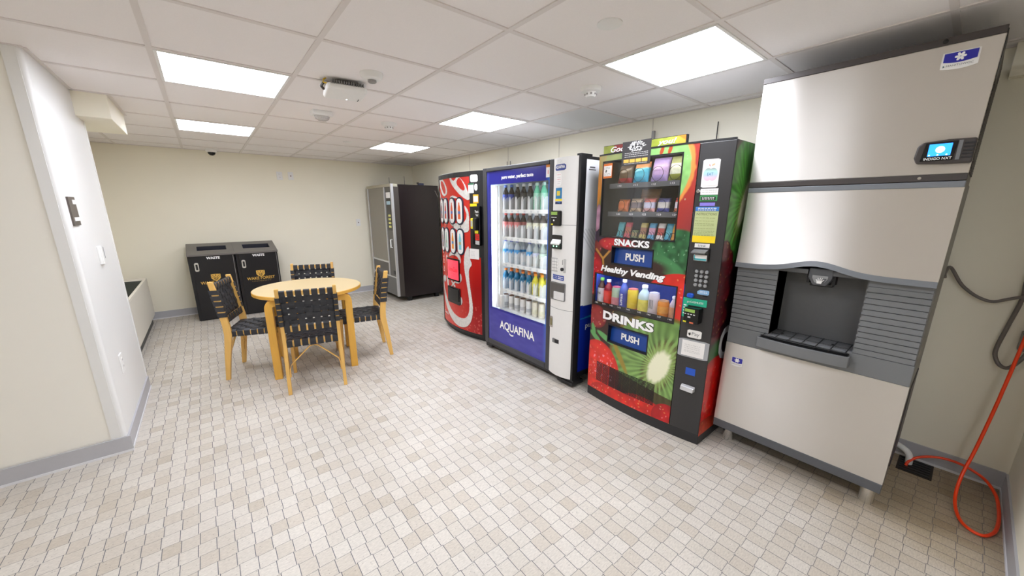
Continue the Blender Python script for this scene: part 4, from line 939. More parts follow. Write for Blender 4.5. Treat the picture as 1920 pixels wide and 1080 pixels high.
decal('sticker', .755, .835, .692, .740, m_sticker, sn, pb_, r=.005); text('Pay', .782, .701, .042, .027, sn, m_text_g, -.002, pb_)
MB().prism([(.764, .708), (.769, .703), (.774, .708), (.776, .715), (.772, .720), (.768, .719), (.763, .719), (.762, .713)], pb_(.77) - .0024, pb_(.77) - .001).prism([(.769, .721), (.773, .726), (.772, .721)], pb_(.77) - .0024, pb_(.77) - .001).build('apple_mark', m_text_k, sn)
ph = decal('notice_holder', .714, .884, .566, .680, mat('clear_acrylic', (200, 202, 206), .15, alpha=.55, var=0), sn, pb_, t=.006, r=.005)
decal('paper', .735, .862, .575, .672, m_sticker, ph, pb_, t=.001, y=-.006); lines(ph, .75, .84, [.645, .633, .622, .608, .60], mat('pale_print', (190, 190, 190), .5), pb_, y=-.0075, h=.002, seed=24)
decal('blue_cover', .771, .826, .452, .497, mat('blue_label_flat', (30, 84, 190), .4), sn, pb_)
hb = MB().loft([[(.755, pb_(.8) , .352), (.84, pb_(.8), .352), (.84, pb_(.8), .385), (.755, pb_(.8), .385)], [(.758, pb_(.8) - .03, .350), (.837, pb_(.8) - .03, .350), (.837, pb_(.8) - .022, .376), (.758, pb_(.8) - .022, .376)]]).build('coin_return', mat('pale_silver', (206, 206, 208), .3, metal=.4), sn, bevel=.004)

# ------------------------------------------------------------------ ICE DISPENSER (below) and ICE MAKER (above)
XI = 2.355; YI = .825; W = .772
def steel():
    M = bpy.data.materials.new('brushed_steel'); M.use_nodes = True; nt = M.node_tree; b = nt.nodes['Principled BSDF']; lk = nt.links.new
    tc = nd(nt, 'ShaderNodeTexCoord'); mp = nd(nt, 'ShaderNodeMapping'); mp.inputs['Scale'].default_value = (3, 3, 900); lk(tc.outputs['Object'], mp.inputs[0])
    nz = nd(nt, 'ShaderNodeTexNoise'); nz.inputs['Scale'].default_value = 1; nz.inputs['Detail'].default_value = 2; lk(mp.outputs[0], nz.inputs['Vector'])
    r = nd(nt, 'ShaderNodeMapRange'); r.inputs[3].default_value = .30; r.inputs[4].default_value = .38; lk(nz.outputs[0], r.inputs[0]); lk(r.outputs[0], b.inputs['Roughness'])
    b.inputs['Base Color'].default_value = lin((214, 210, 205)); b.inputs['Metallic'].default_value = .85; b.inputs['Anisotropic'].default_value = .95
    tg = nd(nt, 'ShaderNodeCombineXYZ'); tg.inputs[2].default_value = 1.0; lk(tg.outputs[0], b.inputs['Tangent'])
    bp = nd(nt, 'ShaderNodeBump'); bp.inputs['Strength'].default_value = .03; bp.inputs['Distance'].default_value = .0005; lk(nz.outputs[0], bp.inputs['Height']); lk(bp.outputs[0], b.inputs['Normal'])
    return M
m_steel = steel()
m_slate = mat('slate_trim', (116, 120, 126), .35, var=.03); m_slate2 = mat('slate_louver', (112, 114, 116), .5, var=.04, scale=300)
m_brown = mat('dark_brown_trim', (62, 56, 54), .4)
dp = machine('ice_dispenser', 'steel ice dispenser cabinet with grey louvred front on four round legs', 'ice dispenser', XI, YI)
DB = .68
RZ = .76
# cabinet around the alcove
AX0, AX1, AZ0, AZ1, AD = .205, .560, .765, 1.13, .16
mb = MB().box(0, AX0, .03, DB, .12, 1.56).box(AX1, W, .03, DB, .12, 1.56).box(AX0, AX1, AD, DB, .12, 1.56).box(AX0, AX1, .03, AD, .12, AZ0 - .0).box(AX0, AX1, .03, AD, AZ1 + .05, 1.56)
mb.build('cabinet', mat('cabinet_grey', (120, 118, 114), .4, metal=.5), dp)
# wavy upper steel door and trim
def rimz(s):
    u = s / W
    return 1.128 + .043 * math.exp(-((u - .47) / .17) ** 2)
ss = list(np.linspace(0, W, 33))
P = [(s, rimz(s) + .026) for s in ss] + [(W, 1.535), (0, 1.535)]
flare = lambda z: -.034 * max(0.0, (1.535 - z) / .40) ** 2
rows_ = []
for s_ in ss:
    z0_ = rimz(s_) + .024; zs_ = np.linspace(z0_, 1.535, 14)
    rows_.append([(s_, flare(z), z) for z in zs_] + [(s_, .03, 1.535), (s_, .03, z0_)])
MB().loft(rows_).build('upper_door', m_steel, dp, smooth=True)
mb = MB(); mb.loft([[(s, -.034, rimz(s)), (s, flare(rimz(s) + .026) - .003, rimz(s) + .026), (s, .03, rimz(s) + .026), (s, .03, rimz(s))] for s in ss]); mb.build('curved_trim', m_slate, dp, smooth=True)
B(0, W, -.003, .03, 1.535, 1.560).build('top_trim', m_slate, dp, bevel=.003)
for n_, a, b in (('louver_panel', .004, AX0), ('louver_panel', AX1, W - .004)):
    mb = MB(); nl = 12; z0, z1 = .768, 1.10; hgt = (z1 - z0) / nl
    mb.box(a, b, .006, .03, z0, 1.136)
    for k in range(nl): mb.add([(a, .006, z0 + k * hgt), (b, .006, z0 + k * hgt), (b, -.001, z0 + k * hgt + .003), (a, -.001, z0 + k * hgt + .003), (a, .001, z0 + (k + 1) * hgt - .002), (b, .001, z0 + (k + 1) * hgt - .002), (b, .006, z0 + (k + 1) * hgt), (a, .006, z0 + (k + 1) * hgt)], [(0, 1, 2, 3), (3, 2, 5, 4), (4, 5, 6, 7)])
    mb.box(a, b, .001, .03, 1.10, 1.137)
    mb.build(n_, m_slate2, dp)
MB().box(0, W, 0, .03, .667, .768).build('apron', m_slate2, dp, bevel=.003)
mb = MB().box(AX0 - .004, AX0, .0, AD, AZ0, AZ1 + .03).box(AX1, AX1 + .004, .0, AD, AZ0, AZ1 + .03).box(AX0, AX1, AD - .006, AD, AZ0, AZ1 + .05).box(AX0, AX1, 0.03, AD, AZ0 - .004, AZ0 + .004).box(AX0, .33, .0, AD, 1.128, 1.15).box(.43, AX1, .0, AD, 1.128, 1.15)
mb.build('alcove', mat('alcove_grey', (92, 93, 94), .45, var=.04), dp)
nzp = MB(); nzp.loft([[(.335, .0, 1.16), (.43, .0, 1.16), (.43, .07, 1.16), (.335, .07, 1.16)], [(.335, -.005, 1.112), (.43, -.005, 1.112), (.43, .06, 1.10), (.335, .06, 1.10)], [(.356, .0, 1.075), (.41, .0, 1.075), (.41, .05, 1.07), (.356, .05, 1.07)]])
no = nzp.build('ice_chute', mat('chute_grey', (84, 86, 90), .35), dp, bevel=.004)
MB().box(.325, .338, .02, .07, 1.08, 1.15).box(.427, .44, .02, .07, 1.08, 1.15).box(.34, .43, .03, .08, 1.065, 1.08).build('chute_guard', m_black, no)
MB().add([(.352, -.0065, 1.125), (.414, -.0065, 1.125), (.414, -.006, 1.112), (.396, .0, 1.078), (.368, .0, 1.078), (.352, -.006, 1.112)], [(0, 1, 2, 3, 4, 5)]).build('hand_sign', mat('pale_grey_print', (150, 152, 154), .4), no)
mb = MB()   # printed hand
mb.prism([(.374, 1.085), (.392, 1.085), (.396, 1.098), (.372, 1.098)], -.009, -.0075)
for k, (a0, ln) in enumerate(((-.6, .012), (-.2, .018), (.1, .019), (.35, .018), (.75, .014))):
    cx = .376 + k * .004; mb.tube([(cx, -.0085, 1.096), (cx + math.sin(a0) * ln, -.0085, 1.096 + math.cos(a0) * ln)], .0018, 6)
mb.build('hand_print', m_text_w, no)
# drip tray
ty = -.055
tr = MB(); n = 9; xs = np.linspace(.17, .56, n); bow_ = lambda x: ty - .02 * (1 - ((x - .365) / .195) ** 2)
tr.loft([[(x, bow_(x), .70), (x, .0, .69), (x, .0, .752), (x, bow_(x), .757)] for x in xs]); trp = tr.build('drip_tray', m_slate2, dp, bevel=.003)
mb = MB()
mb.loft([[(x, bow_(x) + .01, .7575), (x, .145, .7585), (x, .145, .7595), (x, bow_(x) + .01, .7585)] for x in np.linspace(.178, .552, 9)]); mb.build('tray_bottom', mat('tray_black', (12, 12, 13), .6, spec=.2), trp)
mb = MB()
for x in np.linspace(.19, .54, 7): mb.tube([(x, bow_(x) + .012, .768), (x, .14, .772)], .0022, 6)
for q in (.02, .5, .98): mb.tube([(x, (bow_(x) + .012) * (1 - q) + .14 * q, .770) for x in np.linspace(.18, .55, 9)], .0022, 6)
for x in (.255, .305 + .17): mb.lathe([(.006, 0), (.006, .004)], 8, (x, .06, .770))
mb.build('drip_grate', m_black, trp)
MB().loft([[(x, 0, .667), (x, -.026 * .35, .50), (x, -.026 * .7, .33), (x, -.026, .165), (x, .03, .165), (x, .03, .667)] for x in (0, W)]).build('lower_door', m_steel, dp, smooth=True)
B(-.0, W, -.029, .04, .115, .165).build('kick_trim', mat('kick_grey', (84, 86, 90), .4), dp, bevel=.003)
m_leg = mat('leg_steel', (222, 220, 216), .22, metal=.9)
for x, y in ((.06, .075), (W - .045, .055), (.06, .6), (W - .045, .6)): MB().lathe([(.026, 0), (.030, .006), (.030, .12)], 20, (x, y, 0)).build('leg', m_leg, dp, smooth=True)
B(W - .001, W + .004, .12, .5, .2, .62).build('side_grille', mat('grille_dark', (44, 40, 46), .4), dp)
def badge(parent, x, z, w, h, y=0.0):
    mb = MB(); P = [(x, z + h), (x + w, z + h), (x + w, z + .04 * h)] + [(x + w * (1 - t), z + .04 * h - .12 * h * math.sin(PI * t)) for t in np.linspace(.1, .9, 7)] + [(x, z + .04 * h)]
    b = mb.prism(P, -.003, 0).build('badge', mat('badge_white', (232, 232, 230), .3), parent)
    P = [(x + .05 * w, z + h * .95), (x + w * .95, z + h * .95), (x + w * .95, z + h * .42)] + [(x + w * (.95 - .9 * t), z + h * (.42 - .1 * math.sin(PI * t))) for t in np.linspace(.1, .9, 7)] + [(x + .05 * w, z + h * .42)]
    MB().prism(P, -.004, -.003).build('badge_field', mat('badge_blue', (38, 38, 156), .3), b)
    cx, cz, r = x + w * .5, z + h * .66, h * .27; mb = MB()
    for k in range(6):
        a = k * PI / 3; c, s = math.cos(a), math.sin(a)
        pet = [(0.12, -.10), (.5, -.26), (.85, -.22), (1.0, 0), (.85, .22), (.5, .26), (.06, .10)]
        mb.prism([(cx + r * (p * c - q * s), cz + r * (p * s + q * c)) for p, q in pet], -.0052, -.004)
    mb.build('snowflake', m_text_w, b)
    text('MANITOWOC', x + .16 * w, z + .12 * h, .72 * w, .11 * h, b, m_text_g, -.0036, bold=.0)
    b.location.y = y
    MB().prism([(x + .07 * w, z + .1 * h), (x + .12 * w, z + .16 * h), (x + .07 * w, z + .24 * h)], -.0042, -.003).build('badge_mark', mat('teal_mark', (40, 90, 110), .4), b)
badge(dp, .045, .535, .062, .052, -.0065)
im = machine('ice_maker', 'wide steel ice maker with a small blue screen on top of the dispenser', 'ice maker', XI, YI)
B(.004, W - .004, .03, DB, 1.5605, 2.098).build('housing', mat('cabinet_grey', (120, 118, 114), .4, metal=.5), im)
B(0, W, 0, .03, 1.588, 2.074).build('front_panel', m_steel, im, bevel=.003)
B(0, W, -.003, .05, 2.074, 2.10).build('top_trim', m_brown, im, bevel=.002); B(0, W, -.003, .03, 1.562, 1.588).build('bottom_trim', m_brown, im, bevel=.002)
B(W - .004, W + .002, .01, .2, 1.93, 2.09).build('side_bracket', m_black, im)
mb = MB()
for k in range(42): mb.box(W - .005, W + .001, .10, .55, 1.60 + k * .0113, 1.606 + k * .0113)
mb.build('side_vent', m_brown, im)
MB().lathe([(.006, 0), (.006, .006)], 12, (W - .13, 0, 1.575), 'y').build('screw', m_chrome, im); MB().lathe([(.008, 0), (.008, .005)], 12, (.622, 0, 2.087), 'y').build('hole_cover', m_blackgloss, im)
B(.01, W - .01, .06, DB - .01, 2.098, 2.101).build('bounce_plate', m_bounceplate, im)
badge(im, .624, 1.985, .096, .058)
d0 = MB(); P = [(.612, 1.655), (.622, 1.632), (.70, 1.626), (W, 1.625), (W, 1.718), (.70, 1.720), (.63, 1.714), (.616, 1.70)]
dsp = d0.prism(P, -.022, 0).build('control_module', m_brown, im, bevel=.006)
MB().prism([(.632, 1.64), (.72, 1.64), (.726, 1.712), (.64, 1.710)], -.026, -.02).build('screen_bezel', m_blackgloss, dsp)
B(.65, .712, -.0275, -.026, 1.658, 1.704).build('display', mat('blue_screen', (30, 110, 230), .3, emit=1.1), dsp)
MB().lathe([(.013, 0), (.013, .001)], 20, (.682, -.0275, 1.682), 'y').build('display_disc', mat('pale_screen', (170, 215, 240), .3, emit=.8), dsp)
mb = MB()
for q in (.655, .678, .702): mb.lathe([(.003, 0), (.003, .001)], 8, (q, -.0275, 1.662), 'y')
mb.build('display_icons', mat('pale_screen', (170, 215, 240), .3, emit=.8), dsp)
text('INDIGO NXT', .642, 1.643, .076, .010, dsp, m_text_w, -.0268, bold=.01)
B(.727, .738, -.026, -.02, 1.64, 1.712).build('usb_cover', mat('grey_cover', (110, 112, 114), .4), dsp)
mb = MB()
for k in range(5): mb.box(.742, W - .002, -.025, -.021, 1.645 + k * .013, 1.651 + k * .013)
mb.build('grip_ribs', m_black, dsp)

# ------------------------------------------------------------------ DARK SNACK MACHINE at the back
bk = machine('glass_front_vending_machine', 'switched-off dark vending machine with silver edges in the back corner', 'vending machine', 2.2, 6.55)
W = 1.05
m_maroon = mat('dark_maroon_steel', (26, 16, 19), .3, var=.1, scale=6)
MB().box(0, W - .004, .10, .76, .07, 1.795).build('cabinet', m_maroon, bk, bevel=.004)
MB().box(0, W, 0, .10, .10, 1.76).build('door', mat('door_brown', (66, 60, 56), .4), bk)
m_alu = mat('aluminium_trim', (206, 206, 208), .3, metal=.5)
MB().box(0, .05, -.012, 0, .10, 1.76).box(.74, .775, -.012, 0, .40, 1.76).box(W - .03, W + .004, -.014, .02, .10, 1.80).box(.05, .74, -.010, 0, .60, .625).box(.05, W - .03, -.010, 0, .385, .405).build('door_trim', m_alu, bk)
B(0, W - .03, -.01, .10, 1.76, 1.80).build('top_cap', mat('cap_cream', (176, 170, 150), .5), bk)
B(.05, .74, -.004, 0, .625, 1.76).build('window_glass', mat('dull_glass', (122, 116, 104), .12, spec=.8, var=.05, scale=4), bk)
B(.05, .74, -.004, 0, .405, .60).build('delivery_flap', mat('flap_grey', (84, 82, 80), .4), bk)
B(.0, W - .03, -.004, 0, .10, .385).build('lower_panel', mat('panel_grey', (104, 104, 104), .4), bk)
B(.80, 1.0, -.006, 0, .405, 1.75).build('control_strip', mat('strip_grey', (92, 90, 86), .4), bk)
B(.83, .99, -.010, -.005, 1.12, 1.58).build('selector_panel', m_blackgloss, bk); B(.83, .98, -.010, -.005, 1.60, 1.68).build('notice', m_sticker, bk); B(.84, .98, -.012, -.008, 1.50, 1.55).build('display', mat('pale_blue_display', (170, 200, 214), .4), bk)
for r_ in range(4):
    for c_ in range(2): B(.88 + c_ * .05, .915 + c_ * .05, -.014, -.009, 1.16 + r_ * .055, 1.19 + r_ * .055).build('key', mat('pale_yellow_key', (226, 222, 130), .4), bk)
MB().tube([(.94, -.006, .98), (.94, -.03, .98), (.94, -.03, .86), (.94, -.006, .86)], .010, 8).build('handle', mat('pale_handle', (226, 226, 224), .4), bk)
B(.92, .985, -.01, -.004, .44, .50).build('coin_return', m_black, bk)
for x, y in ((.06, .2), (W - .07, .2), (.06, .68), (W - .07, .68)): B(x - .03, x + .03, y - .03, y + .03, 0, .075).build('foot', m_black, bk)
MB().tube([(W + .001, .70, 1.72), (W + .001, .75, 1.62)], .003, 6).build('scratch', mat('pale_scratch', (150, 146, 140), .5), bk)

# ------------------------------------------------------------------ WASTE BINS
def make_bin():
    t = thing('waste_bin', '', 'waste bin', (0, 0, 0), 0, 'waste bins by the back wall')
    w, d = .485, .43
    m_bin = mat('bin_black', (19, 19, 23), .35, var=.1, scale=80); m_lid = mat('bin_lid_grey', (104, 100, 97), .4, var=.06, scale=200)
    B(0, w, .012, d, .005, .865).build('body', m_bin, t, bevel=.004)
    dr = B(.035, w - .02, 0, .014, .025, .85).build('door', m_bin, t, bevel=.002)
    B(w - .022, w - .017, -.004, .012, .10, .84).build('door_hinge', mat('hinge_steel', (170, 170, 172), .3, metal=.8), t)
    # sloped lid with a slot
    hole = (.105, .415, .13, .30)
    f = lambda y: .872 + (y + .02) * .235
    mb = MB(); x0, x1, y0, y1 = -.003, w + .003, -.02, d
    def quad(a, b, c, e): mb.add([(a, c, f(c)), (b, c, f(c)), (b, e, f(e)), (a, e, f(e))], [(0, 1, 2, 3)])
    quad(x0, x1, y0, hole[2]); quad(x0, x1, hole[3], y1); quad(x0, hole[0], hole[2], hole[3]); quad(hole[1], x1, hole[2], hole[3])
    mb.add([(x0, y0, f(y0)), (x1, y0, f(y0)), (x1, y0, .85), (x0, y0, .85)], [(0, 1, 2, 3)]); mb.add([(x0, y1, f(y1)), (x1, y1, f(y1)), (x1, y1, .85), (x0, y1, .85)], [(0, 1, 2, 3)])
    for x in (x0, x1): mb.add([(x, y0, .85), (x, y0, f(y0)), (x, y1, f(y1)), (x, y1, .85)], [(0, 1, 2, 3)])
    ld = mb.build('lid', m_lid, t)
    mb = MB()
    a, b, c, e = hole
    mb.add([(a, c, f(c)), (b, c, f(c)), (b, e, f(e)), (a, e, f(e)), (a, c, .87), (b, c, .87), (b, e, .87), (a, e, .87)], [(0, 1, 5, 4), (1, 2, 6, 5), (2, 3, 7, 6), (3, 0, 4, 7), (4, 5, 6, 7)])
    mb.build('slot', mat('slot_dark', (14, 16, 34), .5), ld)
    hd = MB(); P = rr(.055, .098, .655, .765, .016)
    hd.prism(P, -.010, 0).build('handle', mat('handle_steel', (206, 204, 196), .3, metal=.4), dr, bevel=.002); MB().prism(rr(.067, .088, .675, .745, .006), -.011, -.009).build('handle_recess', m_black, dr)
    gold = mat('gold_lettering', (214, 170, 78), .4, var=.03)
    text('WASTE', .185, .802, .14, .034, dr, m_text_w, -.001, bold=.045)
    text('WAKE FOREST', .085, .48, .325, .040, dr, gold, -.001, bold=.015); text('UNIVERSITY', .14, .452, .225, .014, dr, mat('gold_dim_lettering', (130, 106, 60), .4), -.001)
    mb = MB(); cx, z1 = .25, .605; sh = [(cx - .05, z1), (cx, z1 + .004), (cx + .05, z1), (cx + .05, z1 - .05), (cx + .03, z1 - .075), (cx, z1 - .092), (cx - .03, z1 - .075), (cx - .05, z1 - .05)]
    mb.prism(sh, -.002, 0).build('crest', gold, dr)
    mb = MB()
    for sgn in (-1, 1):
        mb.ribbon([(cx + sgn * .004, -.0026, z1 - .08), (cx + sgn * .01, -.0026, z1 - .04), (cx + sgn * .04, -.0026, z1 - .008)], (1, 0, 0), .006)
        mb.ribbon([(cx + sgn * .014, -.0026, z1 - .07), (cx + sgn * .022, -.0026, z1 - .045), (cx + sgn * .046, -.0026, z1 - .03)], (1, 0, 0), .006)
    mb.ribbon([(cx, -.0026, z1 - .03), (cx, -.0026, z1 - .002)], (1, 0, 0), .006); mb.build('crest_lines', mat('bin_black', (19, 19, 23), .35), dr)
    return t
b1 = make_bin(); b1.location = (-.238, 6.175, 0); b1['label'] = 'black waste bin nearer the left wall, partly behind a chair'
b2 = copy_tree(b1); b2.location = (.254, 6.175, 0); b2['label'] = 'black waste bin on the right, partly behind the round table'

# ------------------------------------------------------------------ TABLE AND CHAIRS
m_birch = mat('birch_wood', (222, 176, 96), .4, var=.10, scale=7, stretch=(9, 9, 1)); m_birch2 = mat('birch_wood_amber', (222, 168, 70), .35, var=.10, scale=7, stretch=(9, 9, 1))
m_top = mat('birch_top', (208, 186, 142), .35, var=.03, scale=5, stretch=(1, 12, 1)); m_web = mat('black_webbing', (40, 41, 46), .55, var=.35, scale=120, bump=.2)
tb = thing('round_table', 'round pale birch table with four bent wooden legs amid the chairs', 'table', (.67, 3.84, 0), math.radians(-11.4))
MB().lathe([(.445, .705), (.45, .708), (.45, .732), (.447, .735)], 72).build('tabletop', [m_birch2], tb, smooth=True)
MB().lathe([(.446, .7345), (.444, .7365)], 72).build('top_surface', m_top, tb)
for sx in (-1, 1):
    for sy in (-1, 1):
        th = .058; outx = sx * .335; prof = []
        rO = .07
        path_o = [(0, 0)] + [(0, .705 - rO)] + [(rO - rO * math.cos(a), .705 - rO + rO * math.sin(a)) for a in np.linspace(.3, PI / 2, 6)] + [(.24, .705)]
        path_i = [(th, 0), (th, .705 - rO)] + [(rO - (rO - th) * math.cos(a) - 0, .705 - rO + (rO - th) * math.sin(a)) for a in np.linspace(.3, PI / 2, 6)] + [(.24, .705 - th)]
        mb = MB(); y0, y1 = sy * .29 - .045, sy * .29 + .045
        poly = path_o + path_i[::-1]
        nP = len(path_o)
        q = [(outx - sx * u, v) for u, v in path_o]; r_ = [(outx - sx * u, v) for u, v in path_i]
        rings = [[(q[i][0], y0, q[i][1]), (q[i][0], y1, q[i][1]), (r_[i][0], y1, r_[i][1]), (r_[i][0], y0, r_[i][1])] for i in range(nP)]
        mb.loft(rings).build('leg', m_birch2, tb, bevel=.004)
def make_chair():
    t = thing('webbed_chair', '', 'chair', (0, 0, 0), 0, 'webbed chairs around the round table')
    def beam(secs): # (x,y,z,hx,hy)
        return MB().loft([[(x - hx, y - hy, z), (x + hx, y - hy, z), (x + hx, y + hy, z), (x - hx, y + hy, z)] for x, y, z, hx, hy in secs])
    for sx in (-1, 1):
        x = sx * .196
        beam([(x * 1.03, -.24, 0, .013, .016), (x * 1.02, -.215, .2, .013, .022), (x, -.185, .40, .013, .028), (x, -.188, .48, .013, .027), (x, -.215, .68, .013, .023), (x, -.245, .86, .013, .018)]).build('back_leg', m_birch, t, bevel=.003)
        beam([(x * .98, .215, 0, .013, .016), (x * .97, .208, .22, .013, .02), (x * .97, .205, .42, .013, .024)]).build('front_leg', m_birch, t, bevel=.003)
    fr = MB()
    fr.box(-.185, .185, .195, .22, .385, .428); fr.box(-.185, .185, -.20, -.175, .385, .428)
    for sx in (-1, 1): fr.box(sx * .185 - .011, sx * .185 + .011, -.19, .21, .39, .425)
    fr.build('seat_frame', m_birch, t, bevel=.003)
    fy = lambda z: -.188 - .057 * ((z - .48) / .38)
    for q in (MB().box(-.183, .183, fy(.53) - .012, fy(.53) + .012, .505, .548), MB().box(-.183, .183, fy(.815) - .011, fy(.815) + .011, .80, .838)): q.build('back_rail', m_birch, t, bevel=.003)
    # woven seat
    wv = MB(); nx, ny = 7, 7
    xs = [(-.165 + .055 * i) for i in range(nx)]; ys = [(-.15 + .051 * j) for j in range(ny)]
    for i, x in enumerate(xs):
        pts = [(x, .19, .378), (x, .225, .378), (x, .2255, .405), (x, .224, .430), (x, .2, .434)] + [(x, ys[j], .433 + (.005 if (i + j) % 2 else -.005)) for j in range(ny - 1, -1, -1)] + [(x, -.18, .434), (x, -.204, .430), (x, -.2055, .405), (x, -.204, .380), (x, -.17, .378)]
        wv.ribbon(pts, (1, 0, 0), .043)
    for j, y in enumerate(ys):
        pts = [(-.16, y, .383), (-.199, y, .383), (-.2005, y, .405), (-.199, y, .428), (-.185, y, .433)] + [(xs[i], y, .433 + (-.005 if (i + j) % 2 else .005)) for i in range(nx)] + [(.185, y, .433), (.199, y, .428), (.2005, y, .405), (.199, y, .383), (.16, y, .383)]
        wv.ribbon(pts, (0, 1, 0), .042)
    wv.build('seat_webbing', m_web, t, solid=.0025)
    wv = MB(); zs = [.5785 + .0485 * j for j in range(5)]
    for i, x in enumerate(xs):
        o = lambda z, d: (x, fy(z) + d, z)
        pts = [o(.56, .016), o(.548, .016), o(.503, .016), o(.500, 0), o(.503, -.016), o(.548, -.014)] + [o(zs[j], .005 if (i + j) % 2 else -.005) for j in range(5)] + [o(.80, -.013), o(.838, -.014), o(.843, 0), o(.838, .014), o(.80, .014), o(.785, .008)]
        wv.ribbon(pts, (1, 0, 0), .042)
    for j, z in enumerate(zs):
        y = fy(z)
        pts = [(-.175, y + .028, z), (-.2115, y + .029, z), (-.2125, y, z), (-.2115, y - .029, z), (-.183, y - .028, z), (-.176, y - .008, z)] + [(xs[i], y + (-.005 if (i + j) % 2 else .005), z) for i in range(nx)] + [(.176, y - .008, z), (.183, y - .028, z), (.2115, y - .029, z), (.2125, y, z), (.2115, y + .029, z), (.175, y + .028, z)]
        wv.ribbon(pts, (0, -.148, .989), .039)
    wv.build('back_webbing', m_web, t, solid=.0025)
    for y, ys_ in ((-.205, -1), (.195, 1)):
        P = [(-.183, y + ys_ * .018, .14), (-.182, y + ys_ * .012, .20), (-.17, y, .235), (-.03, y - ys_ * .02, .365), (0, y - ys_ * .02, .375), (.03, y - ys_ * .02, .365), (.17, y, .235), (.182, y + ys_ * .012, .20), (.183, y + ys_ * .018, .14)]
        mb = MB()
        mb.loft([[(p[0], p[1] - .008, p[2] - .004), (p[0], p[1] + .008, p[2] - .004), (p[0], p[1] + .008, p[2] + .005), (p[0], p[1] - .008, p[2] + .005)] if abs(p[0]) < .175 else [(p[0] - .004, p[1] - .008, p[2]), (p[0] - .004, p[1] + .008, p[2]), (p[0] + .004, p[1] + .008, p[2]), (p[0] + .004, p[1] - .008, p[2])] for p in P])
        mb.build('brace', m_birch, t)
    return t
ch0 = make_chair()
CH = [((.53, 3.163), (.22, .976), 'black webbed birch chair with its back to us, in front of the round table'),
      ((.033, 4.036), (.94, -.342), 'black webbed birch chair on the left of the table by the waste bins'),
      ((1.32, 3.715), (-.984, .177), 'black webbed birch chair on the right of the table, towards the machines'),
      ((.854, 4.55), (-.28, -.96), 'black webbed birch chair beyond the table, mostly hidden by it')]
for i, (bm_, f_, lb) in enumerate(CH):
    c = ch0 if i == 0 else copy_tree(ch0)
    L_ = math.hypot(*f_); fx, fy_ = f_[0] / L_, f_[1] / L_
    c.location = (bm_[0] + fx * .24, bm_[1] + fy_ * .24, 0); c.rotation_euler.z = math.atan2(fy_, fx) - PI / 2; c['label'] = lb

# ------------------------------------------------------------------ FAN-COIL CABINET on the left wall
rc = thing('fan_coil_cabinet', 'low cream heating cabinet with a dark top grille along the left wall', 'heater', (-.9, 4.12, 0), 0)
MB().box(0, .23, 0, 2.36, .11, .57).box(.205, .23, 0, 2.36, .57, .588).box(0, .03, 0, 2.36, .57, .588).box(.03, .205, 2.2, 2.36, .57, .588).box(.03, .205, 0, .3, .57, .588).build('casing', mat('cabinet_cream', (226, 222, 210), .4, var=.01), rc, bevel=.003)
B(.03, .20, 0.02, 2.34, 0, .11).build('toe_kick', m_black, rc)
mb = MB()
for k in range(62): mb.box(.032, .203, .31 + k * .0305, .318 + k * .0305, .571, .583)
mb.build('top_grille', mat('grille_green_black', (40, 54, 50), .3, metal=.4), rc); B(.03, .205, .3, 2.2, .5705, .572).build('grille_base', m_blackgloss, rc)

# ------------------------------------------------------------------ small wall and ceiling fittings
def wall_plate(name, label, cat, loc, rz, w, h, build=None, m=None, group=None):
    t = thing(name, label, cat, loc, rz, group); MB().prism(rr(-w / 2, w / 2, -h / 2, h / 2, .005), -.007, 0).build('cover_plate', m or m_plastic_w, t, bevel=.002)
    if build: build(t)
    return t
def sockets(t):
    for z in (-.022, .022):
        s_ = MB().prism(rr(-.016, .016, z - .014, z + .014, .007), -.009, -.006).build('socket', m_plastic_w, t)
        MB().box(-.007, -.005, -.0095, -.0088, z - .004, z + .006).box(.005, .007, -.0095, -.0088, z - .004, z + .006).build('socket_slots', m_text_g, s_)
def jack(t): MB().box(-.008, .008, -.010, -.006, -.008, .006).build('jack', mat('jack_dark', (90, 60, 60), .4), t)
wall_plate('wall_outlet', 'white double outlet plate high on the back wall', 'wall outlet', (.966, YB, 1.915), 0, .075, .118, sockets)
wall_plate('wall_jack', 'white jack plate high on the back wall beside the outlet', 'wall jack', (1.112, YB, 1.92), 0, .07, .115, jack)
wall_plate('wall_jack', 'white jack plate on the back wall beside the dark machine', 'wall jack', (2.04, YB, 1.212), 0, .07, .115, jack)
# column side faces +x : rotate so local -y points to +x
wall_plate('wall_outlet', 'white outlet plate low on the white column side', 'wall outlet', (-.556, 3.352, .465), PI / 2, .075, .125, sockets)
pq = thing('wall_sign', 'small brown plaque with two white labels on the white column side', 'sign', (-.556, 3.157, 1.43), PI / 2)
MB().prism(rr(-.07, .07, -.077, .077, .004), -.008, 0).build('plaque', mat('plaque_brown', (98, 90, 84), .4, metal=.3), pq)
MB().box(-.0, .062, -.010, -.007, .038, .062).build('label_strip', m_sticker, pq); MB().box(-.04, .062, -.010, -.007, -.052, -.032).build('label_strip', m_sticker, pq)
th = thing('thermostat', 'white thermostat with a dark screen on the white column side', 'thermostat', (-.556, 3.545, 1.152), PI / 2)
MB().prism(rr(-.055, .055, -.058, .058, .006), -.012, 0).build('base', m_plastic_w, th, bevel=.003); MB().prism(rr(-.052, -.014, -.056, .056, .005), -.022, -.010).build('cover', m_plastic_w, th, bevel=.003); MB().box(.006, .046, -.015, -.012, -.025, .048).build('display', mat('thermo_screen', (60, 74, 84), .3), th)
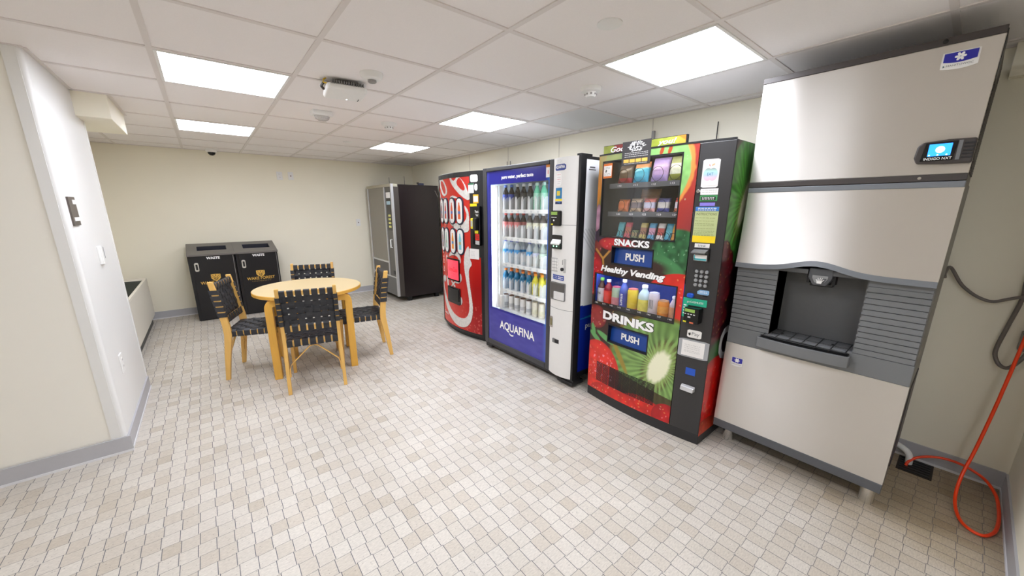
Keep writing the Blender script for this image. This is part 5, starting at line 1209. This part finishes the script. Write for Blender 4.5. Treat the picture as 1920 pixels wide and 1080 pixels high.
# ceiling devices (local z down from the ceiling)
def ceil_thing(name, label, cat, x, y, rz=0): return thing(name, label, cat, (x, y, CZ), rz)
ap = ceil_thing('wifi_access_point', 'white rectangular access point hanging tilted below the ceiling', 'access point', .80, 2.64, -.14)
MB().prism(rr(-.115, .115, -.125, .125, .03), -.062, -.028, 'xy').build('housing', m_plastic_w, ap, bevel=.012, seg=3)
mb = MB()
for k in range(14): mb.box(-.09 + k * .0135, -.083 + k * .0135, -.128, -.10, -.034, -.016)
mb.box(-.08, .09, -.10, .10, -.028, -.012).box(-.03, .03, -.03, .03, -.012, 0); mb.build('bracket', mat('bracket_grey', (120, 118, 116), .5), ap)
MB().tube([(-.105, -.10, -.035), (-.13, -.10, -.03), (-.125, -.09, -.012), (-.11, -.08, .0)], .004, 6).build('cable', mat('yellow_cable', (226, 190, 40), .5), ap)
MB().tube([(-.12, .0, -.04), (-.135, -.03, -.034), (-.125, -.07, -.025)], .008, 6).build('connector', m_dark, ap)
MB().lathe([(.003, -.0635), (.003, -.061)], 8, (.02, .09, 0)).build('status_light', mat('status_led', (255, 255, 255), .4, emit=3), ap)
MB().box(.085, .09, .05, .10, -.0632, -.061).build('logo_mark', m_text_g, ap)
sd = ceil_thing('smoke_detector', 'round white smoke detector beside the access point', 'smoke detector', .862, 2.33)
MB().lathe([(.062, 0), (.062, -.012), (.052, -.03), (.03, -.036)], 28).build('base', m_plastic_w, sd, smooth=True); MB().lathe([(.024, -.036), (.024, -.046), (.018, -.05)], 18).build('sensor_head', mat('sensor_grey', (150, 148, 146), .4), sd)
stb = ceil_thing('strobe_alarm', 'white ceiling strobe alarm with clear lens, beyond the access point', 'alarm', .85, 3.45)
MB().prism(rr(-.075, .075, -.05, .05, .01), -.035, 0, 'xy').build('base', m_plastic_w, stb, bevel=.004); MB().lathe([(.058, -.035), (.052, -.055), (.03, -.068)], 20, sx=1, sy=.6).build('lens', mat('strobe_lens', (186, 182, 178), .1, spec=.9, var=.25, scale=90), stb, smooth=True)
def detector(name, label, x, y):
    t = ceil_thing(name, label, 'smoke detector', x, y)
    MB().lathe([(.066, 0), (.066, -.014), (.06, -.024), (.045, -.028)], 28).build('base', m_plastic_w, t, smooth=True)
    mb = MB().lathe([(.034, -.028), (.034, -.048), (.026, -.056)], 20); mb.build('sensor_head', m_plastic_w, t, smooth=True)
    mb = MB()
    for k in range(8): a = k * PI / 4; mb.box(.034 * math.cos(a) - .004, .034 * math.cos(a) + .004, .034 * math.sin(a) - .004, .034 * math.sin(a) + .004, -.046, -.036)
    mb.build('vent_slots', mat('sensor_grey', (150, 148, 146), .4), t)
detector('smoke_detector', 'white smoke detector over the middle of the room, before the far lights', 1.42, 3.51); detector('heat_detector', 'round white detector with slotted head beside the large light panel', 2.03, 1.70)
for x, y, lb in ((1.425, 1.11, 'large flat round cover plate in the ceiling near the large light'), (1.425, 4.77, 'tiny flat round cover plate in the far ceiling')):
    o = MB().lathe([(.052, CZ), (.052, CZ - .004), (.048, CZ - .006)], 28, (x, y, 0)).build('ceiling_cover_plate', m_plastic_w, smooth=True); tag(o, lb, 'cover plate')
dc = ceil_thing('security_camera', 'white dome security camera at the back wall above the waste bins', 'camera', .205, 6.50)
MB().lathe([(.06, 0), (.06, -.03), (.05, -.04)], 24).build('base', m_plastic_w, dc, smooth=True); MB().lathe([(.042, -.04), (.038, -.06), (.022, -.075), (.004, -.08)], 20).build('dome', m_blackgloss, dc, smooth=True)
# thin rods standing behind and on the machines
def rod(y, z0, z1, label, x=XW - .03, r=.004): tag(MB().tube([(x, y, z0), (x, y, z1)], r, 6).build('hanger_rod', m_dark), label, 'rod')
rod(1.335, 1.79, 2.075, 'thin dark rod on the wall above the fruit-print machine'); rod(3.845, 1.81, 2.02, 'left one of two thin dark rods above the red cola machine'); rod(3.78, 1.81, 2.02, 'right one of two thin dark rods above the red cola machine')
rod(5.95, 1.795, 1.92, 'thin dark rod at the left on top of the dark back machine', 2.35, .003); rod(5.72, 1.795, 1.93, 'thin dark rod with orange foot on top of the dark back machine', 2.5, .003)
tag(B(2.48, 2.52, 5.70, 5.74, 1.796, 1.80).build('rod_foot', mat('orange_plastic', (220, 130, 50), .5)), 'small orange clip on top of the dark back machine', 'clip')
t = thing('junction_box', 'small dark box on top of the dark back machine', 'box', (2.72, 5.62, 1.796)); B(-.04, .04, -.03, .03, 0, .035).build('box_body', mat('navy_box', (50, 54, 80), .4), t); B(-.06, -.03, -.01, .01, .02, .045).build('box_lever', m_dark, t)
o = B(3.055, XW, 1.855, 1.875, 1.78, 2.09).build('wall_conduit', mat('conduit_grey', (160, 158, 154), .4)); tag(o, 'short grey conduit on the wall between water and fruit-print machines', 'conduit')
# cables, hose and drain at the ice machine
def smooth_path(P, n=8):
    P = [Vector(p) for p in P]; out = []
    for i in range(len(P) - 1):
        a, b, c, d = P[max(i - 1, 0)], P[i], P[i + 1], P[min(i + 2, len(P) - 1)]
        for k in range(n):
            t = k / n; out.append(.5 * ((2 * b) + (-a + c) * t + (2 * a - 5 * b + 4 * c - d) * t * t + (-a + 3 * b - 3 * c + d) * t ** 3))
    out.append(P[-1]); return out
m_cable = mat('grey_cable', (112, 105, 100), .4, var=.1)
tag(MB().tube(smooth_path([(2.98, .05, 1.10), (3.0, .054, 1.125), (3.03, .04, 1.15), (3.04, -.005, 1.075), (3.04, -.039, 1.037), (3.03, -.08, 1.009), (3.03, -.125, .996), (3.03, -.17, 1.016), (3.03, -.25, 1.06), (3.03, -.33, 1.12)]), .0075, 10).build('power_cable', m_cable, smooth='all'), 'grey cable leaving the ice dispenser side and sagging along the wall', 'cable')
tag(MB().tube(smooth_path([(3.05, -.205, 1.25), (3.045, -.208, 1.106), (3.04, -.212, 1.028), (3.04, -.196, .882), (3.04, -.184, .771), (3.04, -.187, .72), (3.03, -.208, .68), (3.03, -.236, .673), (3.03, -.262, .719), (3.03, -.285, .80)]), .0085, 10).build('power_cable', m_cable, smooth='all'), 'looped grey cable hanging on the wall behind the orange hose', 'cable')
t = thing('wall_outlet', 'grey outlet box at the right edge, behind the orange hose', 'wall outlet', (XW, -.29, .815), -PI / 2); MB().prism(rr(-.045, .045, -.05, .05, .008), -.045, 0).build('box_body', mat('box_grey', (136, 132, 126), .4), t, bevel=.005)
B(-.02, .02, -.06, -.045, -.02, .02).build('plug', m_dark, t)
hp = [(2.93, -.262, 1.25), (2.925, -.254, 1.05), (2.92, -.246, .843), (2.88, -.228, .529), (2.84, -.208, .283), (2.78, -.188, .135), (2.70, -.186, .045), (2.60, -.205, .014), (2.535, -.238, .0125), (2.527, -.28, .0125), (2.593, -.312, .0125), (2.69, -.325, .017), (2.80, -.325, .03), (2.9, -.312, .05), (2.97, -.268, .08), (3.0, -.186, .1), (3.0, -.109, .095), (2.98, -.043, .069), (2.96, -.009, .034), (2.945, .0, .006)]
tag(MB().tube(smooth_path(hp), .0068, 12).build('drain_hose', mat('orange_red_hose', (250, 70, 22), .35, var=.05), smooth='all'), 'orange-red hose hanging at the right and looping on the floor', 'hose')
dn = thing('floor_drain', 'dark floor drain with grate behind the ice dispenser leg', 'drain', (2.97, -.035, 0), 0)
MB().box(-.09, .09, -.07, .07, 0, .004).build('drain_frame', mat('drain_dark', (46, 38, 34), .6), dn)
mb = MB()
for k in range(6): mb.box(-.08 + k * .029, -.066 + k * .029, -.06, .06, .004, .008)
mb.build('grate', m_black, dn)
tag(MB().tube(smooth_path([(3.03, .09, .085), (3.01, .05, .085), (2.985, .01, .075), (2.975, -.005, .05), (2.975, -.008, .009)]), .016, 12).build('drain_pipe', m_plastic_w, smooth='all'), 'short white drain pipe elbow above the floor drain', 'pipe')
